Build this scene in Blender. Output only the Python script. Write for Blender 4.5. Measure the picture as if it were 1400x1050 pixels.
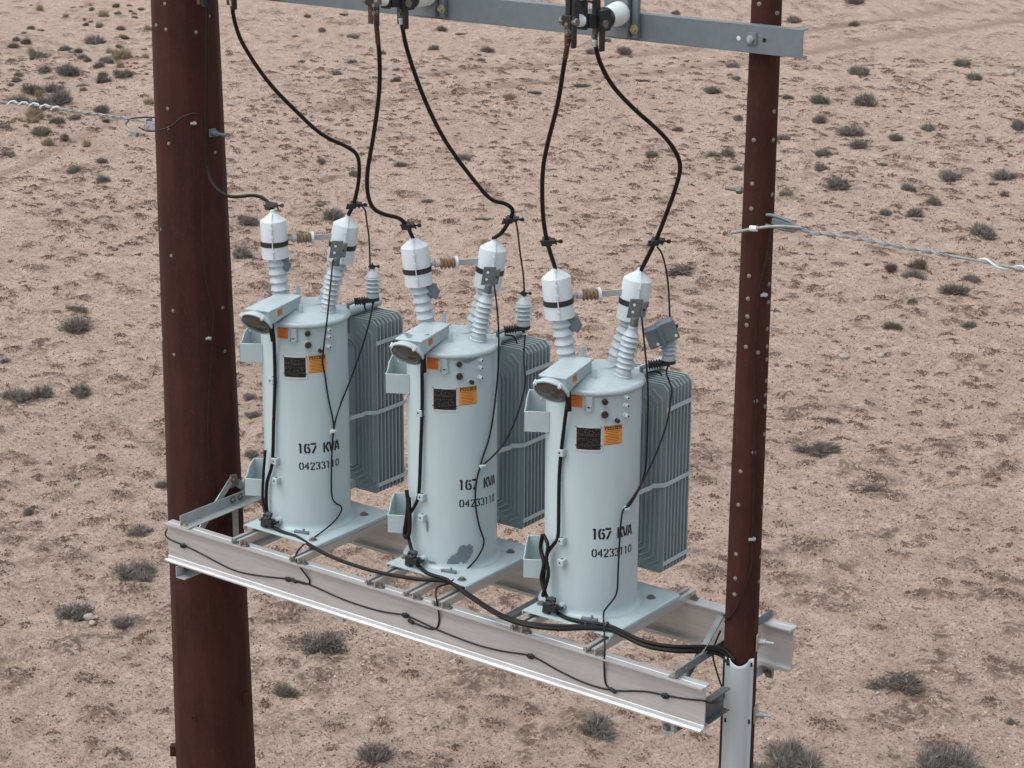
import bpy, bmesh, math, random
import numpy as np
from mathutils import Vector, Matrix
random.seed(7)
for o in list(bpy.data.objects): bpy.data.objects.remove(o, do_unlink=True)
SC = bpy.context.scene; COL = SC.collection
R = math.radians

# ------------------------------------------------------------ camera, sky, sun, exposure
cd = bpy.data.cameras.new('camera'); cam = bpy.data.objects.new('camera', cd); COL.objects.link(cam)
cd.sensor_width = 36; cd.lens = 74.79; cd.clip_start = .1; cd.clip_end = 3000
CAM_POS = Vector((7.115609, -10.523132, 5.4783)); CR = Vector((0.804185, 0.59436, 0.004797)); CU = Vector((-0.182268, 0.238916, 0.953781)); CF = Vector((-0.565743, 0.76789, -0.300465))
m = Matrix((CR, CU, -CF)).transposed().to_4x4(); m.translation = CAM_POS
cam.matrix_world = m; SC.camera = cam

SUN_EL, SUN_AZ = 64, -128          # elevation, compass direction the light comes from (world azimuth, degrees)
w = bpy.data.worlds.new('World'); SC.world = w; w.use_nodes = True
nt = w.node_tree; nt.nodes.clear()
sky = nt.nodes.new('ShaderNodeTexSky'); sky.sky_type = 'NISHITA'; sky.sun_disc = False
sky.sun_elevation = R(SUN_EL); sky.sun_rotation = R(90 - SUN_AZ)
sky.air_density = 1.0; sky.dust_density = 4.0; sky.ozone_density = 1.0
hs = nt.nodes.new('ShaderNodeHueSaturation'); hs.inputs['Saturation'].default_value = .34
bg = nt.nodes.new('ShaderNodeBackground'); bg.inputs['Strength'].default_value = .15
ow = nt.nodes.new('ShaderNodeOutputWorld')
nt.links.new(sky.outputs[0], hs.inputs['Color']); nt.links.new(hs.outputs[0], bg.inputs['Color']); nt.links.new(bg.outputs[0], ow.inputs['Surface'])
sd = bpy.data.lights.new('sun', 'SUN'); sd.energy = .7; sd.angle = R(100); sd.color = (1, .97, .93)
so = bpy.data.objects.new('sun', sd); COL.objects.link(so)
dv = Vector((math.cos(R(SUN_AZ)) * math.cos(R(SUN_EL)), math.sin(R(SUN_AZ)) * math.cos(R(SUN_EL)), math.sin(R(SUN_EL))))
so.rotation_euler = dv.to_track_quat('Z', 'Y').to_euler()
SC.view_settings.view_transform = 'Standard'; SC.view_settings.look = 'None'
SC.view_settings.exposure = .65; SC.view_settings.gamma = 1; SC.view_settings.use_curve_mapping = False

# ------------------------------------------------------------ materials
def mat(name, col, rough=.6, metal=0., var=.12, scale=6., stretch=(1, 1, 1), col2=None, bump=0., bscale=40., spec=.5, detail=5, thr=(.35, .65), trans=0.):
    """principled material: two colours mixed by a noise in object space, with matching roughness variation and fine bump"""
    M = bpy.data.materials.new(name); M.use_nodes = True; t = M.node_tree; N = t.nodes; L = t.links
    b = N['Principled BSDF']; b.inputs['Metallic'].default_value = metal; b.inputs['Specular IOR Level'].default_value = spec
    tc = N.new('ShaderNodeTexCoord'); mp = N.new('ShaderNodeMapping'); mp.inputs['Scale'].default_value = stretch
    L.new(tc.outputs['Object'], mp.inputs['Vector'])
    nz = N.new('ShaderNodeTexNoise'); nz.inputs['Scale'].default_value = scale; nz.inputs['Detail'].default_value = detail; nz.inputs['Roughness'].default_value = .62
    L.new(mp.outputs[0], nz.inputs['Vector'])
    mr = N.new('ShaderNodeMapRange'); mr.inputs['From Min'].default_value = thr[0]; mr.inputs['From Max'].default_value = thr[1]
    L.new(nz.outputs['Fac'], mr.inputs['Value'])
    mx = N.new('ShaderNodeMix'); mx.data_type = 'RGBA'
    c2 = col2 or tuple(c * (1 - 2 * var) for c in col)
    mx.inputs['A'].default_value = (*col, 1); mx.inputs['B'].default_value = (*c2, 1)
    L.new(mr.outputs[0], mx.inputs['Factor']); L.new(mx.outputs['Result'], b.inputs['Base Color'])
    rr = N.new('ShaderNodeMapRange'); rr.inputs['To Min'].default_value = max(.05, rough - .1); rr.inputs['To Max'].default_value = min(1, rough + .1)
    L.new(nz.outputs['Fac'], rr.inputs['Value']); L.new(rr.outputs[0], b.inputs['Roughness'])
    if bump:
        n2 = N.new('ShaderNodeTexNoise'); n2.inputs['Scale'].default_value = bscale; n2.inputs['Detail'].default_value = 4
        L.new(mp.outputs[0], n2.inputs['Vector'])
        bp = N.new('ShaderNodeBump'); bp.inputs['Strength'].default_value = bump; bp.inputs['Distance'].default_value = .01
        L.new(n2.outputs['Fac'], bp.inputs['Height']); L.new(bp.outputs[0], b.inputs['Normal'])
    if trans: b.inputs['Transmission Weight'].default_value = trans
    return M

def rust_mat(name, dark, red, pale):
    """weathering steel: long vertical streaks of dark and redder patina with fine grain"""
    M = bpy.data.materials.new(name); M.use_nodes = True; t = M.node_tree; N = t.nodes; L = t.links
    b = N['Principled BSDF']; b.inputs['Roughness'].default_value = .76; b.inputs['Specular IOR Level'].default_value = .24
    tc = N.new('ShaderNodeTexCoord')
    def noise(scl, stretch, det=5):
        mp = N.new('ShaderNodeMapping'); mp.inputs['Scale'].default_value = stretch; L.new(tc.outputs['Object'], mp.inputs['Vector'])
        n = N.new('ShaderNodeTexNoise'); n.inputs['Scale'].default_value = scl; n.inputs['Detail'].default_value = det; n.inputs['Roughness'].default_value = .65
        L.new(mp.outputs[0], n.inputs['Vector']); return n.outputs['Fac']
    def ramp(f, a, c):
        r = N.new('ShaderNodeMapRange'); r.inputs['From Min'].default_value = a; r.inputs['From Max'].default_value = c; L.new(f, r.inputs['Value']); return r.outputs[0]
    def mix(f, a, c):
        x = N.new('ShaderNodeMix'); x.data_type = 'RGBA'; L.new(f, x.inputs['Factor'])
        for s, v in (('A', a), ('B', c)):
            if isinstance(v, tuple): x.inputs[s].default_value = (*v, 1)
            else: L.new(v, x.inputs[s])
        return x.outputs['Result']
    k = mix(ramp(noise(7, (1, 1, .3)), .32, .72), dark, red)
    k = mix(ramp(noise(60, (1, 1, .5)), .55, .8), k, pale)
    k = mix(ramp(noise(26, (1, 1, .06), 3), .70, .95), k, tuple(v * 1.5 for v in red))
    L.new(k, b.inputs['Base Color'])
    bp = N.new('ShaderNodeBump'); bp.inputs['Strength'].default_value = .25; bp.inputs['Distance'].default_value = .004
    L.new(noise(90, (1, 1, .6)), bp.inputs['Height']); L.new(bp.outputs[0], b.inputs['Normal'])
    return M

M_RUST = rust_mat('weathering_steel', (.027, .0080, .0066), (.056, .0160, .0112), (.068, .025, .018))
M_TANK = mat('tank_paint', (.385, .48, .505), .36, var=.045, scale=7, stretch=(1, 1, .12), detail=7, bump=.03, bscale=120)
M_LID = mat('lid_paint', (.415, .51, .535), .34, var=.07, scale=9, detail=8, bump=.03, bscale=90)
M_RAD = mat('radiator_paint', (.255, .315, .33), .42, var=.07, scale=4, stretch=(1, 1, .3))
M_BRKT = mat('bracket_paint', (.395, .49, .515), .4, var=.05, scale=8)
M_PRIMER = mat('dark_primer', (.16, .205, .24), .6, var=.1, scale=14)
M_PORC = mat('grey_polymer', (.44, .515, .55), .34, var=.09, scale=16)
M_WHITE = mat('white_polymer', (.60, .67, .71), .46, var=.07, scale=14, stretch=(1, 1, .4))
M_SILI = mat('white_silicone', (.66, .74, .74), .4, var=.04, scale=9)
M_TAPE = mat('black_tape', (.022, .020, .022), .5, var=.2, scale=20)
M_RUBBER = mat('black_cable', (.011, .0085, .0082), .5, var=.25, scale=14, bump=.1, bscale=60, spec=.25)
M_BWIRE = mat('bare_dark_wire', (.018, .013, .012), .5, var=.25, scale=30, spec=.3)
M_COPPER = mat('tarnished_lug', (.105, .05, .032), .6, .3, col2=(.045, .022, .018), scale=60)
M_GALV = mat('galvanized_steel', (.155, .190, .212), .5, .25, var=.06, scale=16, bump=.03, bscale=50, detail=8)
M_GALVL = mat('bright_galvanized', (.40, .44, .455), .48, .35, var=.10, scale=20)
M_ALU = mat('mill_aluminium', (.545, .555, .56), .46, .5, var=.09, scale=5, stretch=(.35, 1.5, 5), col2=(.44, .445, .445), bump=.02, bscale=30)
M_ALU2 = mat('aluminium_channel', (.55, .55, .545), .42, .6, var=.09, scale=6, stretch=(3, .4, 3), col2=(.48, .47, .455))
M_ZINC = mat('yellow_zinc', (.42, .38, .24), .45, .4, var=.15, scale=40)
M_BOLT = mat('weathered_bolt', (.20, .19, .175), .55, .4, var=.2, scale=60)
M_STUD = mat('grey_plug', (.21, .205, .195), .6, .2, var=.2, scale=50, col2=(.15, .12, .085))
M_DARKM = mat('dark_casting', (.028, .030, .033), .5, .3, var=.2, scale=20)
M_ORANGE = mat('orange_sticker', (.62, .16, .028), .55, var=.14, scale=14, stretch=(1, 1, 4))
M_YELLOW = mat('amber_sticker', (.70, .29, .055), .55, var=.06, scale=25)
M_BLACK = mat('black_print', (.012, .012, .014), .55, var=.1, scale=20, spec=.25)
M_TAN = mat('tan_print', (.075, .062, .048), .5, var=.2, scale=60)
M_STENCIL = mat('stencil_ink', (.010, .010, .014), .55, var=.1, scale=30)
M_SILVER = mat('silver_plate', (.58, .62, .64), .4, .2, var=.08, scale=20)
M_MAROON = mat('maroon_cap', (.055, .02, .018), .5, var=.3, scale=40)
M_BROWNINS = mat('brown_insulator', (.23, .17, .11), .5, var=.2, scale=20)
M_BARGREY = mat('clear_grey_rod', (.40, .40, .385), .5, var=.1, scale=15)
M_GUARD = mat('slate_plastic', (.115, .145, .175), .5, var=.08, scale=10)
M_SPADE = mat('spade_metal', (.135, .15, .155), .5, .4, var=.12, scale=20)
M_PVC = mat('cable_guard_grey', (.42, .48, .51), .45, var=.05, scale=3, stretch=(1, 1, .3))
M_LENS = mat('smoked_glass', (.11, .115, .10), .10, var=.3, scale=30, col2=(.05, .047, .035), thr=(.45, .7), trans=.35)
M_LENSIN = mat('dusty_reflector', (.08, .075, .055), .6, var=.4, scale=45, col2=(.30, .24, .11), thr=(.5, .75))
M_STRAND = mat('strand_wire', (.31, .32, .33), .5, .4, var=.15, scale=60)

# ------------------------------------------------------------ mesh helpers
class MB:
    def __init__(s): s.v = []; s.f = []
    def add(s, v, f):
        k = len(s.v); s.v += [tuple(p) for p in v]; s.f += [tuple(i + k for i in q) for q in f]; return s
    def boxv(s, c, ax, ay, az):
        c = Vector(c); ax = Vector(ax); ay = Vector(ay); az = Vector(az)
        v = [c + ax * i + ay * j + az * k for k in (-1, 1) for j in (-1, 1) for i in (-1, 1)]
        return s.add(v, [(0, 2, 3, 1), (4, 5, 7, 6), (0, 1, 5, 4), (2, 6, 7, 3), (0, 4, 6, 2), (1, 3, 7, 5)])
    def box(s, x0, x1, y0, y1, z0, z1):
        return s.boxv(((x0 + x1) / 2, (y0 + y1) / 2, (z0 + z1) / 2), ((x1 - x0) / 2, 0, 0), (0, (y1 - y0) / 2, 0), (0, 0, (z1 - z0) / 2))
    def bar(s, p0, p1, wd, ht, up=(0, 0, 1)):
        p0 = Vector(p0); p1 = Vector(p1); d = p1 - p0; n = d.normalized(); sd_ = n.cross(Vector(up)).normalized(); u = sd_.cross(n)
        return s.boxv((p0 + p1) / 2, d / 2, sd_ * wd / 2, u * ht / 2)
    def frame(s, ax):
        ax = Vector(ax).normalized(); a = Vector((0, 0, 1)) if abs(ax.z) < .9 else Vector((1, 0, 0))
        u = ax.cross(a).normalized(); return u, ax.cross(u), ax
    def lathe(s, o, ax, prof, n=24, cap0=True, cap1=True):
        o = Vector(o); u, v, a = s.frame(ax); V = []; F = []
        for r, t in prof:
            for k in range(n):
                th = 2 * math.pi * k / n; V.append(o + a * t + (u * math.cos(th) + v * math.sin(th)) * max(r, 1e-5))
        for i in range(len(prof) - 1):
            for k in range(n):
                k2 = (k + 1) % n; F.append((i * n + k, i * n + k2, (i + 1) * n + k2, (i + 1) * n + k))
        if cap0: F.append(tuple(range(n - 1, -1, -1)))
        if cap1: F.append(tuple((len(prof) - 1) * n + k for k in range(n)))
        return s.add(V, F)
    def cyl(s, p0, p1, r0, r1=None, n=16):
        p0 = Vector(p0); p1 = Vector(p1); d = p1 - p0
        return s.lathe(p0, d, [(r0, 0), (r0 if r1 is None else r1, d.length)], n)
    def tube(s, pts, r, n=8, sub=5, wob=0.):
        P = [Vector(p) for p in pts]; Q = []
        if sub > 1 and len(P) > 2:
            for i in range(len(P) - 1):
                p0 = P[i - 1] if i else P[0] * 2 - P[1]; p1, p2 = P[i], P[i + 1]; p3 = P[i + 2] if i + 2 < len(P) else P[-1] * 2 - P[-2]
                for k in range(sub):
                    t = k / sub
                    Q.append(.5 * (2 * p1 + (p2 - p0) * t + (2 * p0 - 5 * p1 + 4 * p2 - p3) * t * t + (3 * p1 - p0 - 3 * p2 + p3) * t ** 3))
            Q.append(P[-1])
        else: Q = P
        for _ in range(2 if sub > 1 else 0):      # relax small kinks
            Q = [Q[0]] + [(Q[i - 1] + Q[i] * 2 + Q[i + 1]) / 4 for i in range(1, len(Q) - 1)] + [Q[-1]]
        V = []; F = []; pu = None
        for i, q in enumerate(Q):
            d = (Q[min(i + 1, len(Q) - 1)] - Q[max(i - 1, 0)]).normalized()
            if pu is None: pu = s.frame(d)[0]
            else: pu = (pu - d * pu.dot(d)).normalized()
            pv = d.cross(pu); rr = r * (1 + wob * random.uniform(-1, 1))
            for k in range(n):
                th = 2 * math.pi * k / n; V.append(q + (pu * math.cos(th) + pv * math.sin(th)) * rr)
        for i in range(len(Q) - 1):
            for k in range(n):
                k2 = (k + 1) % n; F.append((i * n + k, i * n + k2, (i + 1) * n + k2, (i + 1) * n + k))
        F.append(tuple(range(n - 1, -1, -1))); F.append(tuple((len(Q) - 1) * n + k for k in range(n)))
        return s.add(V, F)
    def prism(s, poly, o, U, Vv, N, t):
        o = Vector(o); U = Vector(U); Vv = Vector(Vv); N = Vector(N); n = len(poly)
        a = [o + U * x + Vv * y for x, y in poly]; b = [p + N * t for p in a]
        return s.add(a + b, [tuple(range(n - 1, -1, -1)), tuple(range(n, 2 * n))] + [(i, (i + 1) % n, n + (i + 1) % n, n + i) for i in range(n)])
    def shell(s, r, a0, a1, z0, z1, t=.0012, n=10):
        """thin plate wrapped on the tank, centre axis at the origin, angles in degrees"""
        V = []; F = []
        for i in range(n + 1):
            th = R(a0 + (a1 - a0) * i / n); cx, cy = math.cos(th), math.sin(th)
            for rr, z in ((r, z0), (r + t, z0), (r + t, z1), (r, z1)): V.append((rr * cx, rr * cy, z))
        for i in range(n):
            for k in range(4): F.append((i * 4 + k, i * 4 + (k + 1) % 4, i * 4 + 4 + (k + 1) % 4, i * 4 + 4 + k))
        F += [(3, 2, 1, 0), (n * 4, n * 4 + 1, n * 4 + 2, n * 4 + 3)]
        return s.add(V, F)
    def hexbolt(s, p, ax, r=.014, h=.014, washer=True):
        p = Vector(p); ax = Vector(ax).normalized(); t = 0
        if washer: s.cyl(p, p + ax * .004, r * 1.6, n=12); t = .004
        s.cyl(p + ax * t, p + ax * (t + h), r, r * .92, n=6); return s
    def build(s, name, material, parent=None, smooth=35, bevel=0.):
        me = bpy.data.meshes.new(name); me.from_pydata(s.v, [], s.f); me.validate()
        bm = bmesh.new(); bm.from_mesh(me); bmesh.ops.recalc_face_normals(bm, faces=bm.faces); bm.to_mesh(me); bm.free()
        if smooth:
            me.polygons.foreach_set('use_smooth', [True] * len(me.polygons)); me.set_sharp_from_angle(angle=R(smooth))
        me.materials.append(material)
        o = bpy.data.objects.new(name, me); COL.objects.link(o)
        if parent: o.parent = parent
        if bevel:
            b = o.modifiers.new('bevel', 'BEVEL'); b.width = bevel; b.segments = 2; b.limit_method = 'ANGLE'; b.angle_limit = R(40); b.harden_normals = False
        return o

def tag(o, label=None, cat=None, group=None, kind=None):
    if label: o['label'] = label
    if cat: o['category'] = cat
    if group: o['group'] = group
    if kind: o['kind'] = kind
    return o
def thing(name, label, cat, loc=(0, 0, 0), group=None):
    o = bpy.data.objects.new(name, None); COL.objects.link(o); o.location = loc; o.empty_display_size = .1
    return tag(o, label, cat, group)
def kids(o): return [c for c in bpy.data.objects if c.parent == o]
def copy_tree(o, parent=None):
    c = o.copy(); COL.objects.link(c)
    if parent: c.parent = parent
    for ch in kids(o): copy_tree(ch, c)
    return c
def pol(r, az, z): return Vector((r * math.cos(R(az)), r * math.sin(R(az)), z))

# ------------------------------------------------------------ ground
GZ = -6.0
def vnoise(x, y, seed):
    """smooth value noise on numpy arrays"""
    xi = np.floor(x).astype(np.int64); yi = np.floor(y).astype(np.int64); fx = x - xi; fy = y - yi
    def h(a, b):
        n = (a * 374761393 + b * 668265263 + seed * 974634777) & 0xffffffff
        n = ((n ^ (n >> 13)) * 1274126177) & 0xffffffff
        return ((n ^ (n >> 16)) & 0xffff) / 65535.
    u = fx * fx * (3 - 2 * fx); v = fy * fy * (3 - 2 * fy)
    return (h(xi, yi) * (1 - u) + h(xi + 1, yi) * u) * (1 - v) + (h(xi, yi + 1) * (1 - u) + h(xi + 1, yi + 1) * u) * v
def fbm(x, y, seed, o=4, g=.55):
    s = 0; a = 1; t = 0
    for i in range(o): s = s + a * vnoise(x, y, seed + i); t += a; a *= g; x = x * 2.03 + 7.1; y = y * 2.03 + 3.7
    return s / t
TRACKS = [[[-37.02, 45.16], [-35.23, 49.77], [-33.76, 52.83], [-32.13, 58.62], [-31.96, 61.42], [-31.21, 65.61], [-30.47, 70.62]], [[-35.71, 37.44], [-34.52, 42.01], [-33.09, 46.73], [-31.56, 49.45], [-30.43, 53.14], [-29.67, 57.37], [-28.45, 63.21], [-26.93, 69.81], [-26.09, 75.27]], [[-35.83, 24.58], [-36.14, 26.57], [-36.95, 28.19], [-37.73, 29.97], [-38.98, 32.13], [-40.15, 33.97]]]
def seg_dist(x, y, pts):
    d = np.full(x.shape, 1e9)
    for (ax, ay), (bx, by) in zip(pts[:-1], pts[1:]):
        dx, dy = bx - ax, by - ay; t = np.clip(((x - ax) * dx + (y - ay) * dy) / (dx * dx + dy * dy), 0, 1)
        d = np.minimum(d, np.hypot(x - ax - t * dx, y - ay - t * dy))
    return d
_r = np.random.default_rng(4)
NCL = 15000
_u = _r.uniform(17 ** 1.6, 105 ** 1.6, NCL) ** (1 / 1.6); _v = _r.uniform(-1, 1, NCL) * (4 + _u * .29)
_f = Vector((CF.x, CF.y)).normalized(); _g = Vector((CR.x, CR.y)).normalized()
CLX = CAM_POS.x + _f.x * _u + _g.x * _v; CLY = CAM_POS.y + _f.y * _u + _g.y * _v
_k = vnoise(CLX * .25, CLY * .25, 314) * .7 + vnoise(CLX * .9, CLY * .9, 315) * .5 > _r.uniform(.15, .85, NCL)
CLX, CLY, CLU, CLV = CLX[_k], CLY[_k], _u[_k], _v[_k]
CLR = np.clip(np.exp(_r.normal(-2.3, .52, len(CLX))), .04, .30)      # radius of each low crusty hummock
def crust(x, y):      # 0..1: where the dark broken soil crust lies
    big = fbm(x * .16, y * .16, 5, 3)
    p = fbm(x * 1.5 + big * 2, y * 1.5, 11, 4, .6)
    return np.clip((p - .635 - (.5 - big) * .22) / .10, 0, 1)
def ground_h(x, y):
    c_ = crust(x, y)
    h = (fbm(x * .12, y * .12, 21, 3) - .5) * .30 + (fbm(x * 1.1, y * 1.1, 31, 4) - .5) * .11 + (fbm(x * 4.5, y * 4.5, 41, 3) - .5) * .085 + c_ * (.018 + .05 * (fbm(x * 6, y * 6, 77, 2) - .4))
    ca, sa = math.cos(R(68)), math.sin(R(68)); p = x * ca + y * sa; q = -x * sa + y * ca      # low ridges left by wash and wind, along one direction
    wx = fbm(x * .8, y * .8, 61, 3) * 1.6
    rd = 1 - np.abs(2 * fbm(p * .55 + wx, q * 1.9 + wx, 51, 4, .6) - 1)
    h = h + np.clip(rd - .72, 0, 1) * .22 * fbm(x * .3, y * .3, 88, 2)
    h = h + (fbm(p * 4, q * 9, 55, 2) - .5) * .055
    rut = np.zeros_like(h)
    for T_, wd in zip(TRACKS, (.50, .50, .22)):
        wob = (fbm(x * .7, y * .7, 91, 2) - .5) * .25
        rut = np.maximum(rut, np.exp(-((seg_dist(x, y, T_) + wob) / wd) ** 2))
    return h - rut * .05, c_, rut
fwd = Vector((CF.x, CF.y)).normalized(); rgt = Vector((CR.x, CR.y)).normalized()
def graded(parts):
    o = []
    for a, b, n in parts: o += list(np.linspace(a, b, n, endpoint=False))
    o.append(parts[-1][1]); return np.array(o)
gu = graded([(-900, -120, 9), (-120, -20, 12), (-20, 14, 20), (14, 45, 640), (45, 85, 330), (85, 130, 60), (130, 400, 20), (400, 1800, 9)])
gv = graded([(-1200, -150, 9), (-150, -24, 20), (-24, -11, 130), (-11, 11, 400), (11, 24, 130), (24, 150, 20), (150, 1200, 9)])
U_, V_ = np.meshgrid(gu, gv, indexing='ij')
X_ = CAM_POS.x + fwd.x * U_ + rgt.x * V_; Y_ = CAM_POS.y + fwd.y * U_ + rgt.y * V_
H_, CR_, RU_ = ground_h(X_, Y_)
for cu, cv, r in zip(CLU, CLV, CLR):
    i0, i1 = np.searchsorted(gu, (cu - r * 2, cu + r * 2)); j0, j1 = np.searchsorted(gv, (cv - r * 2, cv + r * 2))
    if i1 > i0 and j1 > j0:
        d2 = ((U_[i0:i1, j0:j1] - cu) ** 2 + ((V_[i0:i1, j0:j1] - cv) * .85) ** 2) / r ** 2; e = np.exp(-d2 * 1.3)
        H_[i0:i1, j0:j1] += e * r * .28; CR_[i0:i1, j0:j1] = np.maximum(CR_[i0:i1, j0:j1], np.clip(e * 1.5 - .2, 0, 1))
nu, nv = U_.shape
me = bpy.data.meshes.new('ground'); me.vertices.add(nu * nv)
me.vertices.foreach_set('co', np.stack([X_, Y_, GZ + H_], -1).astype(np.float32).ravel())
idx = np.arange(nu * nv).reshape(nu, nv)
q = np.stack([idx[:-1, :-1], idx[1:, :-1], idx[1:, 1:], idx[:-1, 1:]], -1).reshape(-1, 4)[:, ::-1]
me.loops.add(q.size); me.loops.foreach_set('vertex_index', q.ravel().astype(np.int32))
me.polygons.add(len(q)); me.polygons.foreach_set('loop_start', (np.arange(len(q)) * 4).astype(np.int32)); me.polygons.foreach_set('loop_total', np.full(len(q), 4, np.int32))
me.update(calc_edges=True); me.polygons.foreach_set('use_smooth', [True] * len(q))
for nm, arr in (('crust', CR_), ('rut', RU_)):
    a = me.attributes.new(nm, 'FLOAT', 'POINT'); a.data.foreach_set('value', arr.astype(np.float32).ravel())
ground = bpy.data.objects.new('ground', me); COL.objects.link(ground); tag(ground, 'pale tan desert floor with dark broken soil crust', 'ground', kind='structure')
if me.polygons[0].normal.z < 0: me.flip_normals()

def ground_mat():
    M = bpy.data.materials.new('desert_soil'); M.use_nodes = True; t = M.node_tree; N = t.nodes; L = t.links
    b = N['Principled BSDF']; b.inputs['Roughness'].default_value = .95; b.inputs['Specular IOR Level'].default_value = .15
    tc = N.new('ShaderNodeTexCoord')
    def noise(scl, det=6, ro=.62, dist=0.):
        n = N.new('ShaderNodeTexNoise'); n.inputs['Scale'].default_value = scl; n.inputs['Detail'].default_value = det; n.inputs['Roughness'].default_value = ro; n.inputs['Distortion'].default_value = dist
        L.new(tc.outputs['Object'], n.inputs['Vector']); return n.outputs['Fac']
    def ramp(f, a, c, lo=0., hi=1.):
        r = N.new('ShaderNodeMapRange'); r.inputs['From Min'].default_value = a; r.inputs['From Max'].default_value = c; r.inputs['To Min'].default_value = lo; r.inputs['To Max'].default_value = hi
        L.new(f, r.inputs['Value']); return r.outputs[0]
    def math_(op, a, c):
        x = N.new('ShaderNodeMath'); x.operation = op; x.use_clamp = op != 'SUBTRACT'
        for i, v in enumerate((a, c)):
            if isinstance(v, (int, float)): x.inputs[i].default_value = v
            else: L.new(v, x.inputs[i])
        return x.outputs[0]
    def mix(f, a, c):
        x = N.new('ShaderNodeMix'); x.data_type = 'RGBA'; L.new(f, x.inputs['Factor'])
        for s, v in (('A', a), ('B', c)):
            if isinstance(v, tuple): x.inputs[s].default_value = (*v, 1)
            else: L.new(v, x.inputs[s])
        return x.outputs['Result']
    def attr(n):
        a = N.new('ShaderNodeAttribute'); a.attribute_name = n; return a.outputs['Fac']
    sand = mix(ramp(noise(.22, 5), .35, .68), (.565, .448, .370), (.495, .388, .318))
    sand = mix(ramp(noise(2.6, 7, .7), .40, .66), sand, (.395, .296, .236))
    sand = mix(ramp(noise(28, 4, .7), .50, .72, 0, .7), sand, (.30, .214, .170))
    fine = noise(9, 8, .72, .4)
    dark = math_('MULTIPLY', attr('crust'), ramp(fine, .43, .53))
    dark = math_('MAXIMUM', dark, math_('MULTIPLY', ramp(noise(6.5, 8, .75, .6), .57, .63), ramp(noise(.6, 3), .36, .56)))
    k = mix(math_('MULTIPLY', dark, .85), sand, mix(ramp(noise(1.3, 4), .4, .6), (.135, .088, .066), (.10, .070, .058)))
    vo = N.new('ShaderNodeTexVoronoi'); vo.feature = 'DISTANCE_TO_EDGE'; vo.inputs['Scale'].default_value = 3.2
    wn = N.new('ShaderNodeTexNoise'); wn.inputs['Scale'].default_value = 3.5; wn.inputs['Detail'].default_value = 5; L.new(tc.outputs['Object'], wn.inputs['Vector'])
    va = N.new('ShaderNodeMixRGB'); va.inputs[0].default_value = .22; L.new(tc.outputs['Object'], va.inputs[1]); L.new(wn.outputs['Color'], va.inputs[2]); L.new(va.outputs[0], vo.inputs['Vector'])
    crack = math_('MULTIPLY', ramp(vo.outputs['Distance'], .02, .0), ramp(noise(.9, 3), .48, .62, 0, .55))
    k = mix(crack, k, (.135, .088, .066))
    k = mix(ramp(noise(13, 6, .72), .52, .60, 0, .6), k, (.24, .168, .132))  # brown specks: crust tone, plus fine relief shading put into the colour
    k = mix(ramp(noise(31, 4, .68), .55, .62, 0, .8), k, (.125, .084, .067))  # darker specks, likewise crust and painted shade of the small relief
    k = mix(ramp(noise(24, 4, .7, .3), .36, .27, 0, .7), k, (.62, .50, .42))
    k = mix(math_('MULTIPLY', attr('rut'), .72), k, (.25, .178, .138))
    L.new(k, b.inputs['Base Color'])
    hsum = math_('ADD', math_('MULTIPLY', noise(7, 8, .72), .6), math_('MULTIPLY', noise(34, 5, .7), .25))
    bp = N.new('ShaderNodeBump'); bp.inputs['Strength'].default_value = 1; bp.inputs['Distance'].default_value = .16
    L.new(hsum, bp.inputs['Height']); L.new(bp.outputs[0], b.inputs['Normal'])
    return M
me.materials.append(ground_mat())
def gh(x, y):
    return GZ + float(ground_h(np.array([x]), np.array([y]))[0][0])

# ------------------------------------------------------------ steel poles
def pole_r(kind, z): return (.23 + (3.55 - z) * .0125) if kind == 'L' else (.088 + (4 - z) * .0046)
def make_pole(kind, x, ztop, label):
    t = thing('steel_pole', label, 'utility pole', (x, 0, GZ))
    n = 12; V = []; F = []; lv = list(np.linspace(-.6, ztop - GZ, 14))
    for h in lv:
        r = pole_r(kind, h + GZ)
        for k in range(n):       # each bend of the plate is slightly rounded: two close vertices per corner
            for da in (-2.2, 2.2):
                a = R(15 + 30 * k + da); rr = r * (1.0 if True else 1); V.append((rr * math.cos(a), rr * math.sin(a), h))
    nn = 2 * n
    for i in range(len(lv) - 1):
        for k in range(nn): F.append((i * nn + k, i * nn + (k + 1) % nn, (i + 1) * nn + (k + 1) % nn, (i + 1) * nn + k))
    F.append(tuple((len(lv) - 1) * nn + k for k in range(nn)))
    mb = MB().add(V, F); mb.build('shaft', M_RUST, t, smooth=20)
    return t
POLE_LX, POLE_RX = -3.4506, 1.1238
left_pole = make_pole('L', POLE_LX, 6.5, 'thick rusty brown steel pole at the left end of the platform')
right_pole = make_pole('R', POLE_RX, 6.5, 'slim rusty brown steel pole at the right end of the platform')
def pole_bolts(t, kind, lst):
    """round plugs screwed into the pole faces, each a part of its own"""
    me0 = None
    for az, z in lst:
        fa = round(az / 30) * 30; r = pole_r(kind, z); ap = r * math.cos(R(13)); lat = r * math.sin(R(az - fa))
        n = Vector((math.cos(R(fa)), math.sin(R(fa)), 0)); s = Vector((-n.y, n.x, 0))
        if me0 is None:
            b = MB(); b.lathe((0, 0, 0), (0, 0, 1), [(.0135, -.004), (.0135, .003), (.010, .005)], 12); o = b.build('plug', M_STUD, t); me0 = o.data
        else:
            o = bpy.data.objects.new('plug', me0); COL.objects.link(o); o.parent = t
        o.location = n * ap + s * max(-.5 * r * .5, min(.5 * r * .5, lat)) + Vector((0, 0, z - GZ)); o.rotation_euler = n.to_track_quat('Z', 'Y').to_euler()
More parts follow.
